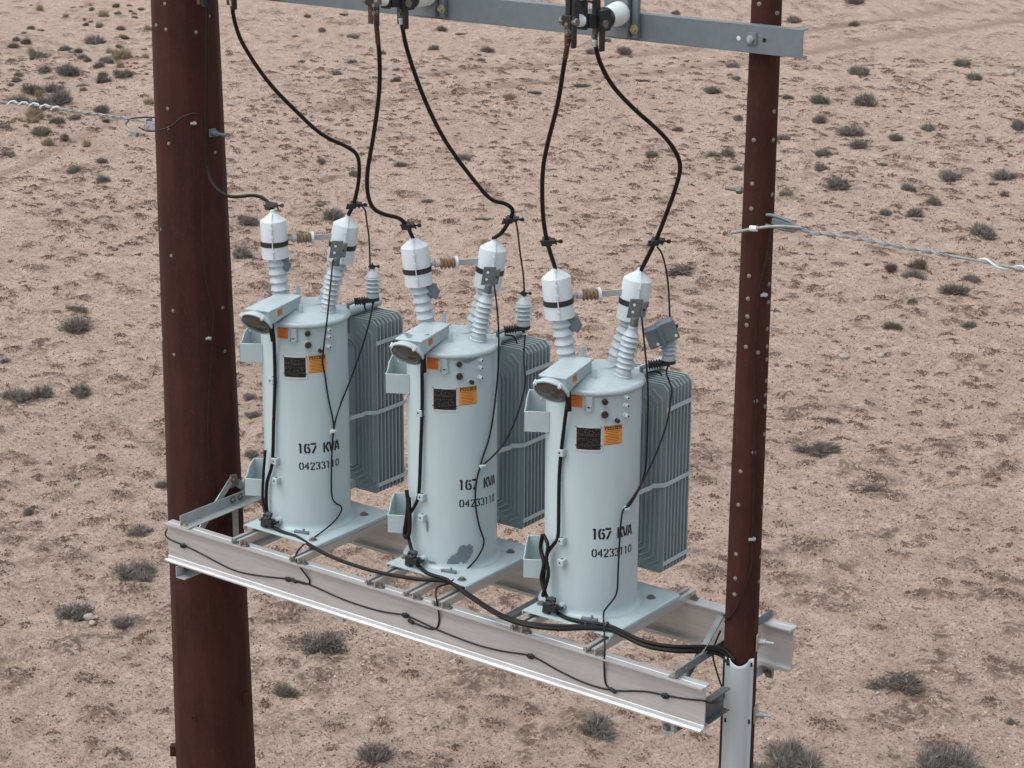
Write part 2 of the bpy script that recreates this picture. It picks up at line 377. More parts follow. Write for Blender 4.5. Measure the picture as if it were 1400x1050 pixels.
pole_bolts(left_pole, 'L', [[-80.7, 3.59], [-80.1, 3.417], [0.6, 3.499], [-27.0, 3.399], [-103.1, 3.438], [-82.6, 2.875], [-82.8, 2.738], [-83.3, 2.631], [0.0, 2.557], [-115.2, 2.0], [-86.9, 1.833], [-87.5, 1.432], [0.8, 1.438], [-88.6, 1.107], [1.3, 1.117], [-127.2, 1.186]])
pole_bolts(right_pole, 'R', [[-88.2, 3.941], [-18.2, 3.891], [-12.9, 3.337], [-87.4, 3.174], [-10.6, 3.173], [-86.5, 2.921], [-6.3, 2.856], [-85.7, 2.776], [-84.1, 2.378], [-3.4, 2.325], [-84.8, 2.242], [-3.2, 2.217], [-83.7, 2.136], [-85.0, 2.083], [-2.9, 2.055], [-84.6, 1.95], [-0.5, 1.947], [-41.1, 1.92], [0.7, 1.866], [1.9, 1.735], [-41.7, 1.621], [1.0, 1.649], [-0.5, 1.577], [2.6, 1.402], [-42.0, 1.302], [-85.4, 1.177], [-88.6, 0.963], [-89.6, 0.645], [10.5, 0.933], [9.6, 0.616], [-88.8, 0.488], [-89.1, 0.383], [6.1, 0.456]])
# right pole: two through bolts with square washers towards the far beam; left pole: one
def through_bolt(t, kind, az, z, ln=.105):
    r = pole_r(kind, z) * math.cos(R(13)); n = pol(1, az, 0); s = Vector((-n.y, n.x, 0)); o = n * r + Vector((0, 0, z - GZ))
    p = MB().boxv(o + n * .006, n * .005, s * (.038 if kind == 'R' else .030), (0, 0, .055 if kind == 'R' else .028)).build('square_washer', M_ZINC if kind == 'R' else M_GALV, t, bevel=.002)
    b = MB(); b.cyl(o + n * .010, o + n * .035, .024, n=6); b.cyl(o + n * .035, o + n * .055, .019, n=12); b.cyl(o + n * .055, o + n * ln, .0115, .010, n=10)
    b.build('through_bolt', M_GALVL if kind == 'R' else M_GALV, t)
through_bolt(right_pole, 'R', 15, .055); through_bolt(right_pole, 'R', 15, -.435)
through_bolt(left_pole, 'L', -5, 2.70, .15)
b = MB(); z = 2.85 - GZ; o = Vector((-pole_r('R', 2.85), .0, z)); b.cyl(o, o + Vector((-.12, -.02, .006)), .011, n=10); b.cyl(o + Vector((-.02, 0, 0)), o + Vector((-.05, -.006, 0)), .022, n=6)
b.build('through_bolt', M_BOLT, right_pole)
# small lugs low on the left pole
for az, z in ((10, -1.62), (-142, -2.12)):
    r = pole_r('L', z); n = pol(1, az, 0); s = Vector((-n.y, n.x, 0)); o = n * (r + .012) + Vector((0, 0, z - GZ))
    b = MB(); b.boxv(o, n * .03, s * .028, (0, 0, .045)); b.cyl(o + s * .028, o + s * .04, .016, n=10); b.build('step_lug', M_RUST, left_pole, bevel=.004)
b = MB(); n = pol(1, -75, 0); o = n * pole_r('L', -1.72) * .97 + Vector((0, 0, -1.72 - GZ)); b.lathe(o, n, [(.024, 0), (.024, .012), (.015, .013), (.015, .002)], 14); b.build('threaded_hole', M_RUST, left_pole)

# ------------------------------------------------------------ transformer platform
BT, BB, BY, BX0, BX1 = -.045, -.335, .53, -3.3002, 1.2005
plat = thing('support_platform', 'aluminium beam platform bolted between the two rusty poles', 'platform', (0, 0, 0))
def ibeam(sgn):
    y = BY * sgn; b = MB(); fw = .05; tf = .012; wt = .006
    yo = y - sgn * .0          # web
    P = []                      # closed section outline in (y, z): I beam with lipped flanges
    prof = [(-fw, BT), (-fw * .35, BT), (-fw * .3, BT - .004), (fw * .05, BT - .004), (fw * .1, BT), (fw, BT), (fw, BT - .010), (fw - .006, BT - .016), (wt, BT - .016), (wt, BB + .018), (fw - .01, BB + .016), (fw - .01, BB + .022), (fw, BB + .022), (fw, BB),
            (-fw, BB), (-fw, BB + .010), (-fw * .72, BB + .020), (-fw * .66, BB + .012), (-fw * .3, BB + .012), (-wt - .004, BB + .030), (-wt, BB + .034), (-wt, BT - .016), (-fw + .006, BT - .016), (-fw, BT - .010)]
    b.prism([(yy * (1 if sgn < 0 else -1), zz) for yy, zz in prof], (BX0, y, 0), (0, 1, 0), (0, 0, 1), (1, 0, 0), BX1 - BX0)
    return b.build('beam', M_ALU, plat, smooth=0)
fb = ibeam(-1); rb = ibeam(1)
def channel(x, y0, y1, wd=.078, ht=.05, zt=0.):
    """slotted strut: a box open along a slot on top"""
    h = wd / 2; t = .006; g = .013
    prof = [(-h, zt - ht), (h, zt - ht), (h, zt), (g, zt), (g, zt - .014), (g + .005, zt - .014), (g + .005, zt - .005), (h - t, zt - .005), (h - t, zt - ht + t), (-h + t, zt - ht + t), (-h + t, zt - .005), (-g - .005, zt - .005), (-g - .005, zt - .014), (-g, zt - .014), (-g, zt), (-h, zt)]
    b = MB(); b.prism(prof, (x, y0, 0), (1, 0, 0), (0, 0, 1), (0, 1, 0), y1 - y0)
    o = b.build('cross_channel', M_ALU2, plat, smooth=0)
    for yy, s in ((y0 + .035, 1), (y1 - .05, 1)):
        c = MB(); c.boxv((x + h + .022, yy, BT + .006), (.022, 0, 0), (0, .02, 0), (0, 0, .004)); c.cyl((x + h + .022, yy, BT + .010), (x + h + .022, yy, BT + .024), .014, n=6); c.cyl((x + h + .022, yy, BT + .024), (x + h + .022, yy, BT + .036), .007, n=8)
        c.build('beam_clip', M_BOLT, o, bevel=.001); MB().boxv((x - h - .012, yy, BT + .010), (.012, 0, 0), (0, .016, 0), (0, 0, .009)).build('beam_clip', M_BOLT, o, bevel=.001)
CHX = [-2.593, -2.050, -1.372, -.805, -.169, .392]
for x in CHX: channel(x, -.575, .60)
channel(-1.05, -.575, .60, ht=.044, zt=-.001)
def angle_bar(p0, p1, leg, t, up, side, name='angle_brace', M=M_GALV):
    """L section from p0 to p1: one leg along up, one along side"""
    p0 = Vector(p0); p1 = Vector(p1); d = (p1 - p0); U = Vector(up).normalized(); S = Vector(side).normalized()
    b = MB(); b.prism([(0, 0), (leg, 0), (leg, t), (t, t), (t, leg), (0, leg)], p0, S, U, d.normalized(), d.length)
    return b.build(name, M, plat, smooth=0, bevel=.0015)
# left end: long angle over the beams along the pole face, V brace up to the pole, lower angle, strap
xa = POLE_LX + pole_r('L', 0) * math.cos(R(13)) + .012
xb = xa + .022; a = angle_bar((xb, -.56, BT + .001), (xb, .60, BT + .001), .085, .008, (0, 0, 1), (1, 0, 0), M=M_GALVL)
for yy in (-.03, .05, .28):
    MB().hexbolt((xb + .009, yy, BT + .05), (1, 0, 0), .017, .018).build('bolt', M_BOLT, a)
MB().hexbolt((xa + .04, -.53, BT + .010), (0, 0, 1), .017, .014).build('bolt', M_ZINC, a)
ap = Vector((xa - .002, .02, .125))
g = MB(); g.prism([(-.05, -.04), (.05, -.04), (.03, .05), (-.03, .06)], ap - Vector((.006, 0, 0)), (0, 1, 0), (0, 0, 1), (1, 0, 0), .012); gp = g.build('gusset', M_GALV, plat, bevel=.001)
MB().hexbolt(ap + Vector((.008, -.01, .02)), (1, 0, 0), .016, .016).build('bolt', M_BOLT, gp); MB().hexbolt(ap + Vector((.008, .025, -.005)), (1, 0, 0), .016, .016).build('bolt', M_BOLT, gp)
MB().bar(ap + Vector((.002, -.01, .03)), (xa + .004, -.455, BB + .10), .052, .010, (1, 0, 0)).build('diagonal_brace', M_GALVL, plat, bevel=.0015)
MB().bar(ap + Vector((-.006, .01, .01)), (xa - .006, .455, BB + .10), .055, .010, (1, 0, 0)).build('diagonal_brace', M_GALVL, plat, bevel=.0015)
MB().box(xa - .010, xa - .002, .0, .06, BB - .02, BT + .04).build('strap', M_GALVL, plat, bevel=.001)
la = angle_bar((xa, -.60, BB - .09), (xa, .60, BB - .09), .085, .008, (0, 0, 1), (1, 0, 0), M=M_GALVL)
MB().hexbolt((xa + .009, -.50, BB - .045), (1, 0, 0), .018, .018).build('bolt', M_BOLT, la)
# right end
xr = POLE_RX - pole_r('R', 0) - .012
a = angle_bar((xr, -.56, BT + .001), (xr, .60, BT + .001), .055, .007, (0, 0, 1), (-1, 0, 0), M=M_GALV)
MB().hexbolt((xr - .03, -.53, BT + .010), (0, 0, 1), .017, .014).build('bolt', M_ZINC, a)
MB().lathe((xr + .001, -.44, BT + .03), (1, 0, 0), [(.009, 0), (.009, .0015)], 10).build('bolt_hole', M_ALU, a)
rp = Vector((xr - .004, .0, .17))
angle_bar(rp, (xr - .004, -.47, BB + .18), .045, .007, (0, .7, .7), (-1, 0, 0), M=M_SPADE)
angle_bar(rp, (xr - .004, .47, BB + .18), .045, .007, (0, -.7, .7), (-1, 0, 0), M=M_GALV)
# far end plate beyond the pole and short channel from the beam end to the pole
b = MB(); x0 = BX1 - .055; b.prism([(0, 0), (.052, 0), (.052, .008), (.008, .008), (.008, .142), (.052, .142), (.052, .15), (0, .15)], (x0, -.475, BB + .015), (1, 0, 0), (0, 0, 1), (0, 1, 0), .24)
b.build('end_channel', M_SPADE, plat, smooth=0)
la = angle_bar((xr, -.56, BB - .075), (xr, .62, BB - .075), .075, .008, (0, 0, 1), (-1, 0, 0), M=M_GALVL)
MB().hexbolt((xr + .001, -.50, BB - .04), (1, 0, 0), .018, .018).build('bolt', M_BOLT, la)
b = MB(); b.prism([(0, 0), (.03, -.10), (.075, -.10), (.09, 0)], (POLE_RX - .135, .53, BB - .002), (1, 0, 0), (0, 0, 1), (0, 1, 0), .012); o = b.build('hanger_tab', M_GALVL, plat, bevel=.001)
MB().hexbolt((POLE_RX - .09, .53, BB - .07), (0, -1, 0), .018, .016).build('bolt', M_BOLT, o)
b = MB(); b.prism([(0, 0), (.0, -.10), (.035, -.115), (.13, 0)], (xr - .10, -.545, BB - .002), (1, 0, 0), (0, 0, 1), (0, 1, 0), .012); o = b.build('hanger_tab', M_GALVL, plat, bevel=.001)
MB().hexbolt((xr - .06, -.545, BB - .05), (0, -1, 0), .018, .016).build('bolt', M_BOLT, o)
b = MB(); b.box(-.72, -.66, -.48, .48, BB + .020, BB + .05); b.build('cross_tie', M_GALV, plat, bevel=.002)
for x in (-1.62,):
    b = MB(); b.box(x - .05, x + .0, -.575, -.535, BB - .035, BB - .002); b.build('beam_foot', M_GALVL, plat, bevel=.002)

# ------------------------------------------------------------ transformers
GLY = {'1': [[(.12, .84), (.30, .97), (.30, 0)]], '6': [[(.24, .98), (.07, .74), (.07, .26), (.24, .03)], [(.40, .96), (.56, .80)], [(.30, .62), (.46, .55), (.56, .40), (.55, .18), (.38, .02)]],
       '7': [[(0, .96), (.6, .96)], [(.56, .76), (.18, 0)]], 'K': [[(.08, 0), (.08, 1)], [(.58, 1), (.30, .55), (.60, 0)]],
       'V': [[(.02, 1), (.24, .06)], [(.58, 1), (.37, .06)]], 'A': [[(.03, 0), (.23, .96)], [(.38, .98), (.60, 0)], [(.22, .30), (.36, .30)]],
       '0': [[(.24, .98), (.07, .76), (.07, .24), (.24, .02)], [(.38, .98), (.55, .76), (.55, .24), (.38, .02)]],
       '4': [[(.26, .74), (.05, .36), (.27, .36)], [(.42, 1), (.42, 0)], [(.46, .34), (.6, .34)]],
       '2': [[(.05, .74), (.14, .92), (.28, .97)], [(.40, .96), (.56, .80), (.50, .60), (.14, .18)], [(.03, .05), (.58, .05)]],
       '3': [[(.05, .82), (.16, .95), (.28, .97)], [(.40, .95), (.54, .80), (.44, .60), (.30, .54)], [(.40, .50), (.56, .34), (.52, .14), (.38, .03)], [(.26, .03), (.05, .16)]],
       'W': [[(0, 1), (.15, 0), (.3, .8), (.45, 0), (.6, 1)]], 'R': [[(.05, 0), (.05, 1), (.45, 1), (.55, .75), (.45, .5), (.05, .5)], [(.25, .5), (.58, 0)]],
       'N': [[(.05, 0), (.05, 1), (.55, 0), (.55, 1)]], 'I': [[(.3, 0), (.3, 1)]], 'G': [[(.55, .85), (.4, 1), (.15, 1), (.03, .8), (.03, .2), (.15, 0), (.45, 0), (.57, .15), (.57, .48), (.35, .48)]]}
def strokes(mb, r, text, az0, az1, z0, z1, h, gw=.6, sw=.14):
    """lettering wrapped on the tank: flat ink strokes from az0 to az1 (degrees), baseline z0 to z1"""
    n = len(text); arc = R(az1 - az0) * r; cell = (arc - gw * h) / (n - 1)
    for i, ch in enumerate(text):
        if ch == ' ': continue
        for pl in GLY[ch]:
            P = []
            for a, c in zip(pl[:-1], pl[1:]):
                k = 4
                for j in range(k): P.append((a[0] + (c[0] - a[0]) * j / k, a[1] + (c[1] - a[1]) * j / k))
            P.append(pl[-1]); V = []
            P = [Vector((x * gw / .6 * h, y * h)) for x, y in P]
            for j, p in enumerate(P):
                d = (P[min(j + 1, len(P) - 1)] - P[max(j - 1, 0)]).normalized(); nn = Vector((-d.y, d.x)) * sw * h / 2
                for q_ in (p + nn, p - nn):
                    s = i * cell + q_.x; th = R(az0) + s / r; zz = z0 + (z1 - z0) * s / arc + q_.y
                    V.append((r * math.cos(th), r * math.sin(th), zz))
            mb.add(V, [(2 * j, 2 * j + 1, 2 * j + 3, 2 * j + 2) for j in range(len(P) - 1)])
TR_ = .30
TX = [Vector((-2.444587, 0.023521, 0.0)), Vector((-1.191698, 0.083635, 0.0)), Vector((0, 0, 0))]
TL = ['light grey tank transformer nearest the thick rusty pole', 'light grey tank transformer with a dark paint scar, between two others', 'light grey tank transformer nearest the slim rusty pole']
tr = thing('transformer', TL[0], 'transformer', TX[0], 'pole transformers lined up on the platform')
def insulator(mb, p0, p1, core, shed, n, lip=.25, top=0.):
    """ribbed insulator: n dished sheds on a core"""
    p0 = Vector(p0); p1 = Vector(p1); L_ = (p1 - p0).length; pr = [(core * 1.0, 0)]; st = L_ / n
    for k in range(n):
        z = k * st
        pr += [(core, z + st * .12), (shed * .96, z + st * .30), (shed, z + st * .38), (shed * .97, z + st * .44), (core * 1.12, z + st * .80), (core, z + st * .90)]
    pr.append((core, L_)); return mb.lathe(p0, p1 - p0, pr, 28)
def make_transformer(t):
    b = MB(); b.lathe((0, 0, 0), (0, 0, 1), [(.336, .034), (.320, .038), (.307, .052), (TR_, .075), (TR_, 1.50), (.296, 1.51)], 96); tank = b.build('tank', M_TANK, t, smooth=40)
    b = MB(); b.lathe((0, 0, 0), (0, 0, 1), [(.304, 1.498), (.316, 1.502), (.322, 1.512), (.322, 1.522), (.316, 1.533), (.306, 1.538), (.298, 1.536), (.27, 1.545), (.22, 1.558), (.14, 1.570), (.06, 1.575), (.0, 1.576)], 96, cap1=False); lid = b.build('lid', M_LID, t, smooth=50)
    b = MB(); b.lathe((-.035, .125, 1.560), (0, 0, 1), [(.10, 0), (.10, .016), (.094, .021), (.0, .023)], 40); b.build('access_cover', M_LID, lid)
    for (x, y, az) in ((.085, -.125, 20), (-.20, .17, 20), (-.085, .02, 110)):
        s = pol(1, az, 0); n = Vector((-s.y, s.x, 0)); o = Vector((x, y, 1.555)); hh = .075 if y < 0 else .10
        b = MB(); b.prism([(-.016, 0), (.016, 0), (.014, hh - .012), (.006, hh), (-.006, hh), (-.014, hh - .012)], o - n * .005, s, (0, 0, 1), n, .010); b.build('lifting_lug', M_LID, lid, bevel=.002)
    # base plate: folded pan with turned down sides, four bolts
    b = MB(); x0, x1, y0, y1 = -.245, .432, -.415, .40
    b.prism([(x0, .002), (x0, .026), (x0 + .008, .033), (x1 - .008, .033), (x1, .026), (x1, .002), (x1 - .008, .002), (x1 - .008, .023), (x0 + .008, .023), (x0 + .008, .002)], (0, y0, 0), (1, 0, 0), (0, 0, 1), (0, 1, 0), y1 - y0)
    bp = b.build('base_plate', M_BRKT, t, smooth=30, bevel=.0015)
    for x, y in ((-.195, -.27), (.31, .24), (-.17, .30), (.345, -.345)):
        MB().hexbolt((x, y, .033), (0, 0, 1), .019, .014).build('bolt', M_BOLT, bp)
    # two high voltage bushings under white covers with a tape band, one bare low bushing with a spade
    HV = [((-.150, -.047, 1.555), (-.204, -.088, 1.904), (-.227, -.105, 2.158), (-.232, -.109, 2.204)), ((.004, .226, 1.555), (.078, .281, 1.856), (.110, .305, 2.112), (.120, .313, 2.159))]
    for i, (p0, p1, p2, p3) in enumerate(HV):
        p0, p1, p2, p3 = map(Vector, (p0, p1, p2, p3)); d = (p1 - p0).normalized()
        b = MB(); insulator(b, p0 + d * .05, p1 + d * .04, .050, .067, 6); b.cyl(p0, p0 + d * .055, .062, .052, 24); bu = b.build('bushing', M_PORC, t, smooth=50)
        c = MB(); r = .092; ax = (p2 - p1).normalized(); Lc = (p2 - p1).length
        pr = [(r * .92, .004), (r, 0), (r, Lc * .5), (r * .985, Lc - .004), (r * .965, Lc + .003), (.026, Lc + .050), (.017, Lc + .058), (.015, Lc + .074), (.010, Lc + .076)]
        c.lathe(p1, ax, pr, 36); 
        cs = (CAM_POS - (p1 + t.location)); side = (cs - ax * cs.dot(ax)).normalized(); sv = ax.cross(side)
        # moulded seam flange facing forward, with snap tabs
        sd2 = (side + sv * (-.18 if i == 0 else .12)).normalized(); tn = ax.cross(sd2)
        c.boxv(p1 + ax * (Lc * .5) + sd2 * (r + .002), ax * (Lc * .5), sd2 * .006, tn * .003)
        c.prism([(r * .9, Lc + .012), (r + .006, Lc), (.034, Lc + .064), (.026, Lc + .056)], p1 - tn * .003, sd2, ax, tn, .006)
        for q_ in (.22, .62, .86): c.boxv(p1 + ax * (Lc * q_) + sd2 * (r + .004) , ax * .008, sd2 * .007, tn * .009)
        c.boxv(p1 + ax * (Lc * .5) - sd2 * (r + .004), ax * (Lc * .5), sd2 * .008, tn * .003)
        cv = c.build('bushing_cover', M_WHITE, bu, smooth=30)
        e = MB(); t0 = Lc * (.40 if i == 0 else .44); e.lathe(p1, ax, [(r + .001, t0 - .018), (r + .0035, t0 - .017), (r + .0035, t0 + .017), (r + .001, t0 + .018)], 36, False, False)
        e.build('tape_band', M_TAPE, bu)
    p0 = Vector((.186, .038, 1.556)); p1 = Vector((.232, .072, 1.863)); d = (p1 - p0).normalized()
    b = MB(); b.lathe(p0, d, [(.056, 0), (.058, .012), (.050, .018), (.052, .040), (.046, .045), (.040, .060)], 28); insulator(b, p0 + d * .055, p1 - d * .045, .040, .058, 6); b.lathe(p1 - d * .05, d, [(.038, 0), (.052, .012), (.034, .035), (.030, .055), (.032, .058), (.030, .07)], 24)
    bu = b.build('bushing', M_PORC, t, smooth=50)
    b = MB(); b.cyl(p1, p1 + d * .075, .026, .024, 18); s = Vector((.85, .53, 0)).normalized(); n = s.cross(d).normalized()
    q0 = p1 + d * .135; b.boxv(q0 - s * .014, s * .040, d * .062, n * .006); b.boxv(q0 + s * .042 - n * .016 * -1, s * .016, d * .050, n * .014); b.boxv(q0 - d * .075, s * .022, d * .02, n * .018)
    sp = b.build('terminal_spade', M_SPADE, bu, bevel=.003)
    for k in (-.022, .024): MB().lathe(q0 - s * .022 + d * k + n * .0062, n, [(.0085, 0), (.0085, .0012)], 12).build('bolt_hole', M_WHITE, sp)
    for k in (-.022, .024): MB().lathe(q0 - s * .022 + d * k - n * .0062, -n, [(.0085, 0), (.0085, .0012)], 12).build('bolt_hole', M_WHITE, sp)
    b = MB(); b.cyl(q0 + s * .042 + n * .03 , q0 + s * .042 - n * .03, .012, n=6); b.boxv(q0 + s * .04, s * .012, d * .03, n * .024); b.build('wire_clamp', M_DARKM, sp, bevel=.002)
    # spark gap between the covers: grey rod and brown ribbed insulator
    a0 = Vector((-.215, -.096, 2.035)); a1 = Vector((.100, .297, 2.035)); d = (a1 - a0).normalized()
    b = MB(); insulator(b, a0 + d * .155, a0 + d * .255, .026, .040, 4); gp = b.build('gap_insulator', M_BROWNINS, t, smooth=40)
    b = MB(); b.boxv((a0 + d * .255 + a1) / 2, (a1 - a0 - d * .255) / 2, Vector((-d.y, d.x, 0)) * .006, (0, 0, .020)); b.cyl(a0 + d * .06, a0 + d * .155, .014, n=12); b.cyl(a0 + d * .12, a0 + d * .155, .024, n=14); b.build('rod', M_BARGREY, gp, bevel=.002)
    b = MB(); b.cyl(a0 + d * .255, a0 + d * .272, .042, n=24); b.build('collar', M_WHITE, gp)
    # slate guard plate behind the left cover
    b = MB(); o = Vector((-.112, -.039, 1.865)); s = Vector((.80, .60, 0)); n = Vector((.6, -.8, 0)); b.prism([(-.05, .05), (.005, .045), (.036, -.005), (.010, -.060), (-.05, -.03)], o, s, (0, 0, 1), n, .012); b.boxv(o - s * .015 + Vector((0, 0, -.005)) - n * .03, s * .028, n * .03, (0, 0, .042)); b.build('guard_plate', M_GUARD, t, bevel=.004)
    # radiator: header pipe, eight embossed fins, three straps
    b = MB(); b.cyl((0, .20, 1.435), (0, .80, 1.435), .036, n=24); b.lathe((0, .80, 1.435), (0, 1, 0), [(.036, 0), (.030, .012), (.0, .016)], 24); hd = b.build('radiator', M_LID, t); MB().cyl((0, .20, .13), (0, .80, .13), .034, n=20).build('header_pipe', M_LID, hd)
    fin = None; hx, z0, z1, ch = .24, .10, 1.395, .06
    def finpoly(e): return [(-hx + e, z0 + e * 2 + .02), (-hx + e + .02, z0 + e * 2), (hx - e - .02, z0 + e * 2), (hx - e, z0 + e * 2 + .02), (hx - e, z1 - ch * .6 - e), (hx - e - ch * .6, z1 - e * 1.5), (-hx + e + ch * .6, z1 - e * 1.5), (-hx + e, z1 - ch * .6 - e)]
    for k in range(8):
        y = .487 + k * .0405
        if fin is None:
            b = MB(); b.prism(finpoly(0), (0, 0, 0), (1, 0, 0), (0, 0, 1), (0, 1, 0), .012)
            b.prism(finpoly(.012), (0, -.004, 0), (1, 0, 0), (0, 0, 1), (0, 1, 0), .020)
            for j in range(1, 7):
                x = hx - .012 - j * .0335 + .012; zc = .030 * j
                if x < .012: continue
                for sg in (-1, 1):
                    zt_, zb_ = z1 - .040 - .030 * (j - 1), z0 + .045 + .024 * (j - 1); c_ = min(.075, x)
                    pts = [(sg * (x - c_), -.007, zt_), (sg * x, -.007, zt_ - c_ * .8), (sg * x, -.007, zb_ + c_ * .6), (sg * (x - c_), -.007, zb_)]
                    b.tube(pts, .0095, 6, 1)
            o = fin = b.build('fin', M_RAD, hd, smooth=40, bevel=0)
        else:
            o = bpy.data.objects.new('fin', fin.data); COL.objects.link(o); o.parent = hd
        o.location = (0, y, 0)
    for z in (1.232, .722, .170):
        b = MB(); b.box(hx + .001, hx + .007, .478, .800, z - .014, z + .014)
        if .5 < z < 1:
            P = [Vector((hx + .004, .482, z)), Vector((hx - .01, .462, z)), Vector((hx - .05, .420, z + .002)), Vector((.207, .36, z + .007)), Vector((.205, .29, z + .013)), Vector((.215, .215, z + .020))]
            V = []
            for k, p_ in enumerate(P):
                d_ = (P[min(k + 1, 5)] - P[max(k - 1, 0)]); nn = Vector((d_.y, -d_.x, 0)).normalized() * .003
                V += [p_ + nn + Vector((0, 0, .014)), p_ - nn + Vector((0, 0, .014)), p_ - nn - Vector((0, 0, .014)), p_ + nn - Vector((0, 0, .014))]
            b.add(V, [(4 * k + j, 4 * k + (j + 1) % 4, 4 * k + 4 + (j + 1) % 4, 4 * k + 4 + j) for k in range(5) for j in range(4)])
        b.build('strap', M_BRKT, hd)
    # two hanger brackets on the pole side
    for zb, hh in ((1.200, .135), (.215, .128)):
        u = pol(1, 210, 0); v = pol(1, 300, 0); hw = .150; ro = .425; t_ = .008; b = MB()
        b.prism([(.262, zb), (ro, zb), (ro, zb + hh), (.262, zb + hh)], v * (hw - t_), u, (0, 0, 1), v, t_)
        b.prism([(.262, zb), (ro, zb), (ro, zb + hh + .05), (.262, zb + hh + .05)], v * -hw, u, (0, 0, 1), v, t_)
        b.prism([(-hw, zb), (hw, zb), (hw, zb + hh), (hw - .07, zb + hh + .002), (hw - .10, zb + hh + .012), (hw - .14, zb + hh + .04), (-hw, zb + hh + .05)], u * (ro - t_), v, (0, 0, 1), u, t_)
        b.build('hanger_bracket', M_BRKT, t, bevel=.003)
    # control box on the lid with a round glass lens hanging at its front
    ua = Vector((.230, -.973, 0)).normalized(); va = Vector((-ua.y, ua.x, 0)); oc = Vector((-.073, -.054, 0)); Lb = .445; wb = .093
    b = MB(); P = [(0, 1.572), (.26, 1.565), (Lb - .005, 1.545), (Lb - .005, 1.648), (0, 1.648)]
    b.prism(P, oc - va * (wb - .012), ua, (0, 0, 1), va, 2 * (wb - .012)); cb = b.build('control_box', M_BRKT, t, bevel=.003)
    b = MB(); b.boxv(oc + ua * (Lb / 2) + Vector((0, 0, 1.654)), ua * (Lb / 2 + .006), va * wb, (0, 0, .006)); ld = b.build('box_cover', M_LID, cb, bevel=.003)
    for s_ in (-1, 1):
        for q_ in (.03, .22, .415):
            MB().lathe(oc + ua * q_ + va * (s_ * (wb - .012)) + Vector((0, 0, 1.660)), (0, 0, 1), [(.007, 0), (.006, .005), (.0, .006)], 10).build('screw', M_SILVER, cb)
    MB().boxv(oc + ua * .29 + va * (wb - .0115) + Vector((0, 0, 1.612)), ua * .032, va * .0008, (0, 0, .022)).build('warning_sticker', M_ORANGE, cb)
    nl = pol(1, -80, 0) * math.cos(R(40)) - Vector((0, 0, math.sin(R(40)))); lc = Vector((.030, -.505, 1.565))
    b = MB(); b.lathe(lc - nl * .085, nl, [(.05, .030), (.088, .040), (.100, .055), (.103, .064), (.114, .068), (.117, .075), (.117, .088), (.110, .092), (.106, .090), (.106, .076)], 44, True, False); hs_ = b.build('lens_housing', M_LID, cb, smooth=45)
    b = MB(); b.lathe(lc, nl, [(.107, -.006), (.100, .002), (.07, .012), (.035, .017), (0, .018)], 44, True, False); b.build('lens', M_LENS, cb, smooth=60)
    b = MB(); b.lathe(lc - nl * .06, nl, [(.098, .04), (.07, .012), (.03, .0), (0, .0)], 32, False, False); b.build('reflector', M_LENSIN, cb, smooth=60)
    u_, v_, _ = b.frame(nl)
    for k in range(4):
        th = R(45 + 90 * k); q_ = lc + (u_ * math.cos(th) + v_ * math.sin(th)) * .116
        MB().boxv(q_ + nl * .0, nl * .018, (u_ * math.cos(th) + v_ * math.sin(th)) * .010, (u_ * -math.sin(th) + v_ * math.cos(th)) * .008).build('clamp_tab', M_SILVER, cb, bevel=.002)
    b = MB(); q_ = lc + va * .10 + ua * -.02 + Vector((0, 0, -.03)); b.cyl(q_ + Vector((0, 0, .03)), q_ + Vector((.004, .01, -.085)), .021, .016, 14); b.build('cable_gland', M_RUBBER, cb)
    # nameplate, warning labels
    b = MB(); b.shell(TR_ + .001, -77, -45.6, 1.140, 1.304, .003, 12); npl = b.build('nameplate', M_SILVER, t)
    b = MB(); b.shell(TR_ + .0042, -75.6, -47.0, 1.152, 1.292, .0008, 12); b.build('printed_panel', M_BLACK, npl)
    b = MB(); rnd = random.Random(3)
    for r_ in range(13):
        z = 1.284 - r_ * .0100
        if r_ in (5,): continue
        a = -74.6
        while a < -49:
            wdt = rnd.uniform(.8, 3.2)
            if rnd.random() < .72: b.shell(TR_ + .0052, a, min(a + wdt, -48), z - .0030, z + .0016, .0003, 2)
            a += wdt + rnd.uniform(.5, 1.6)
    b.shell(TR_ + .0052, -75, -60, 1.2505, 1.2520, .0003, 4)
    for zz in (1.222, 1.186): b.shell(TR_ + .0052, -58, -48, zz, zz + .0014, .0003, 4)
    b.build('printed_rows', M_TAN, npl)
    for a, zz in ((-76.3, 1.298), (-46.3, 1.298), (-76.3, 1.176), (-46.3, 1.176)): MB().lathe(pol(TR_ + .004, a, zz), pol(1, a, 0), [(.005, 0), (.004, .003)], 8).build('screw', M_BOLT, npl)
    b = MB(); b.shell(TR_ + .001, -43.5, -19.6, 1.180, 1.304, .0006, 10); wl = b.build('warning_label', M_YELLOW, t); tag(wl, 'amber warning label')
    b = MB(); b.shell(TR_ + .0022, -42.2, -20.8, 1.276, 1.297, .0002, 8)
    for k in range(15):
        a = -43.1 + k * 1.6; b.shell(TR_ + .0022, a, a + .8, 1.1815, 1.1855, .0002, 1); b.shell(TR_ + .0022, a, a + .8, 1.2995, 1.303, .0002, 1)
    for k in range(8):
        z = 1.267 - k * .0104; a = -41.5 + (k % 3) * .7
        b.shell(TR_ + .0022, a, -22 - (k * 37 % 5), z - .0013, z + .0010, .0002, 6)
    b.build('label_print', M_BLACK, wl)
    b = MB(); strokes(b, TR_ + .0027, 'WARNING', -37.6, -22.2, 1.280, 1.280, .0135, .5, .2)
    for k in range(1):
        V = [pol(TR_ + .0027, a, z) for a, z in ((-41.2, 1.2785), (-38.6, 1.2785), (-39.9, 1.2950))]; b.add(V, [(0, 1, 2)])
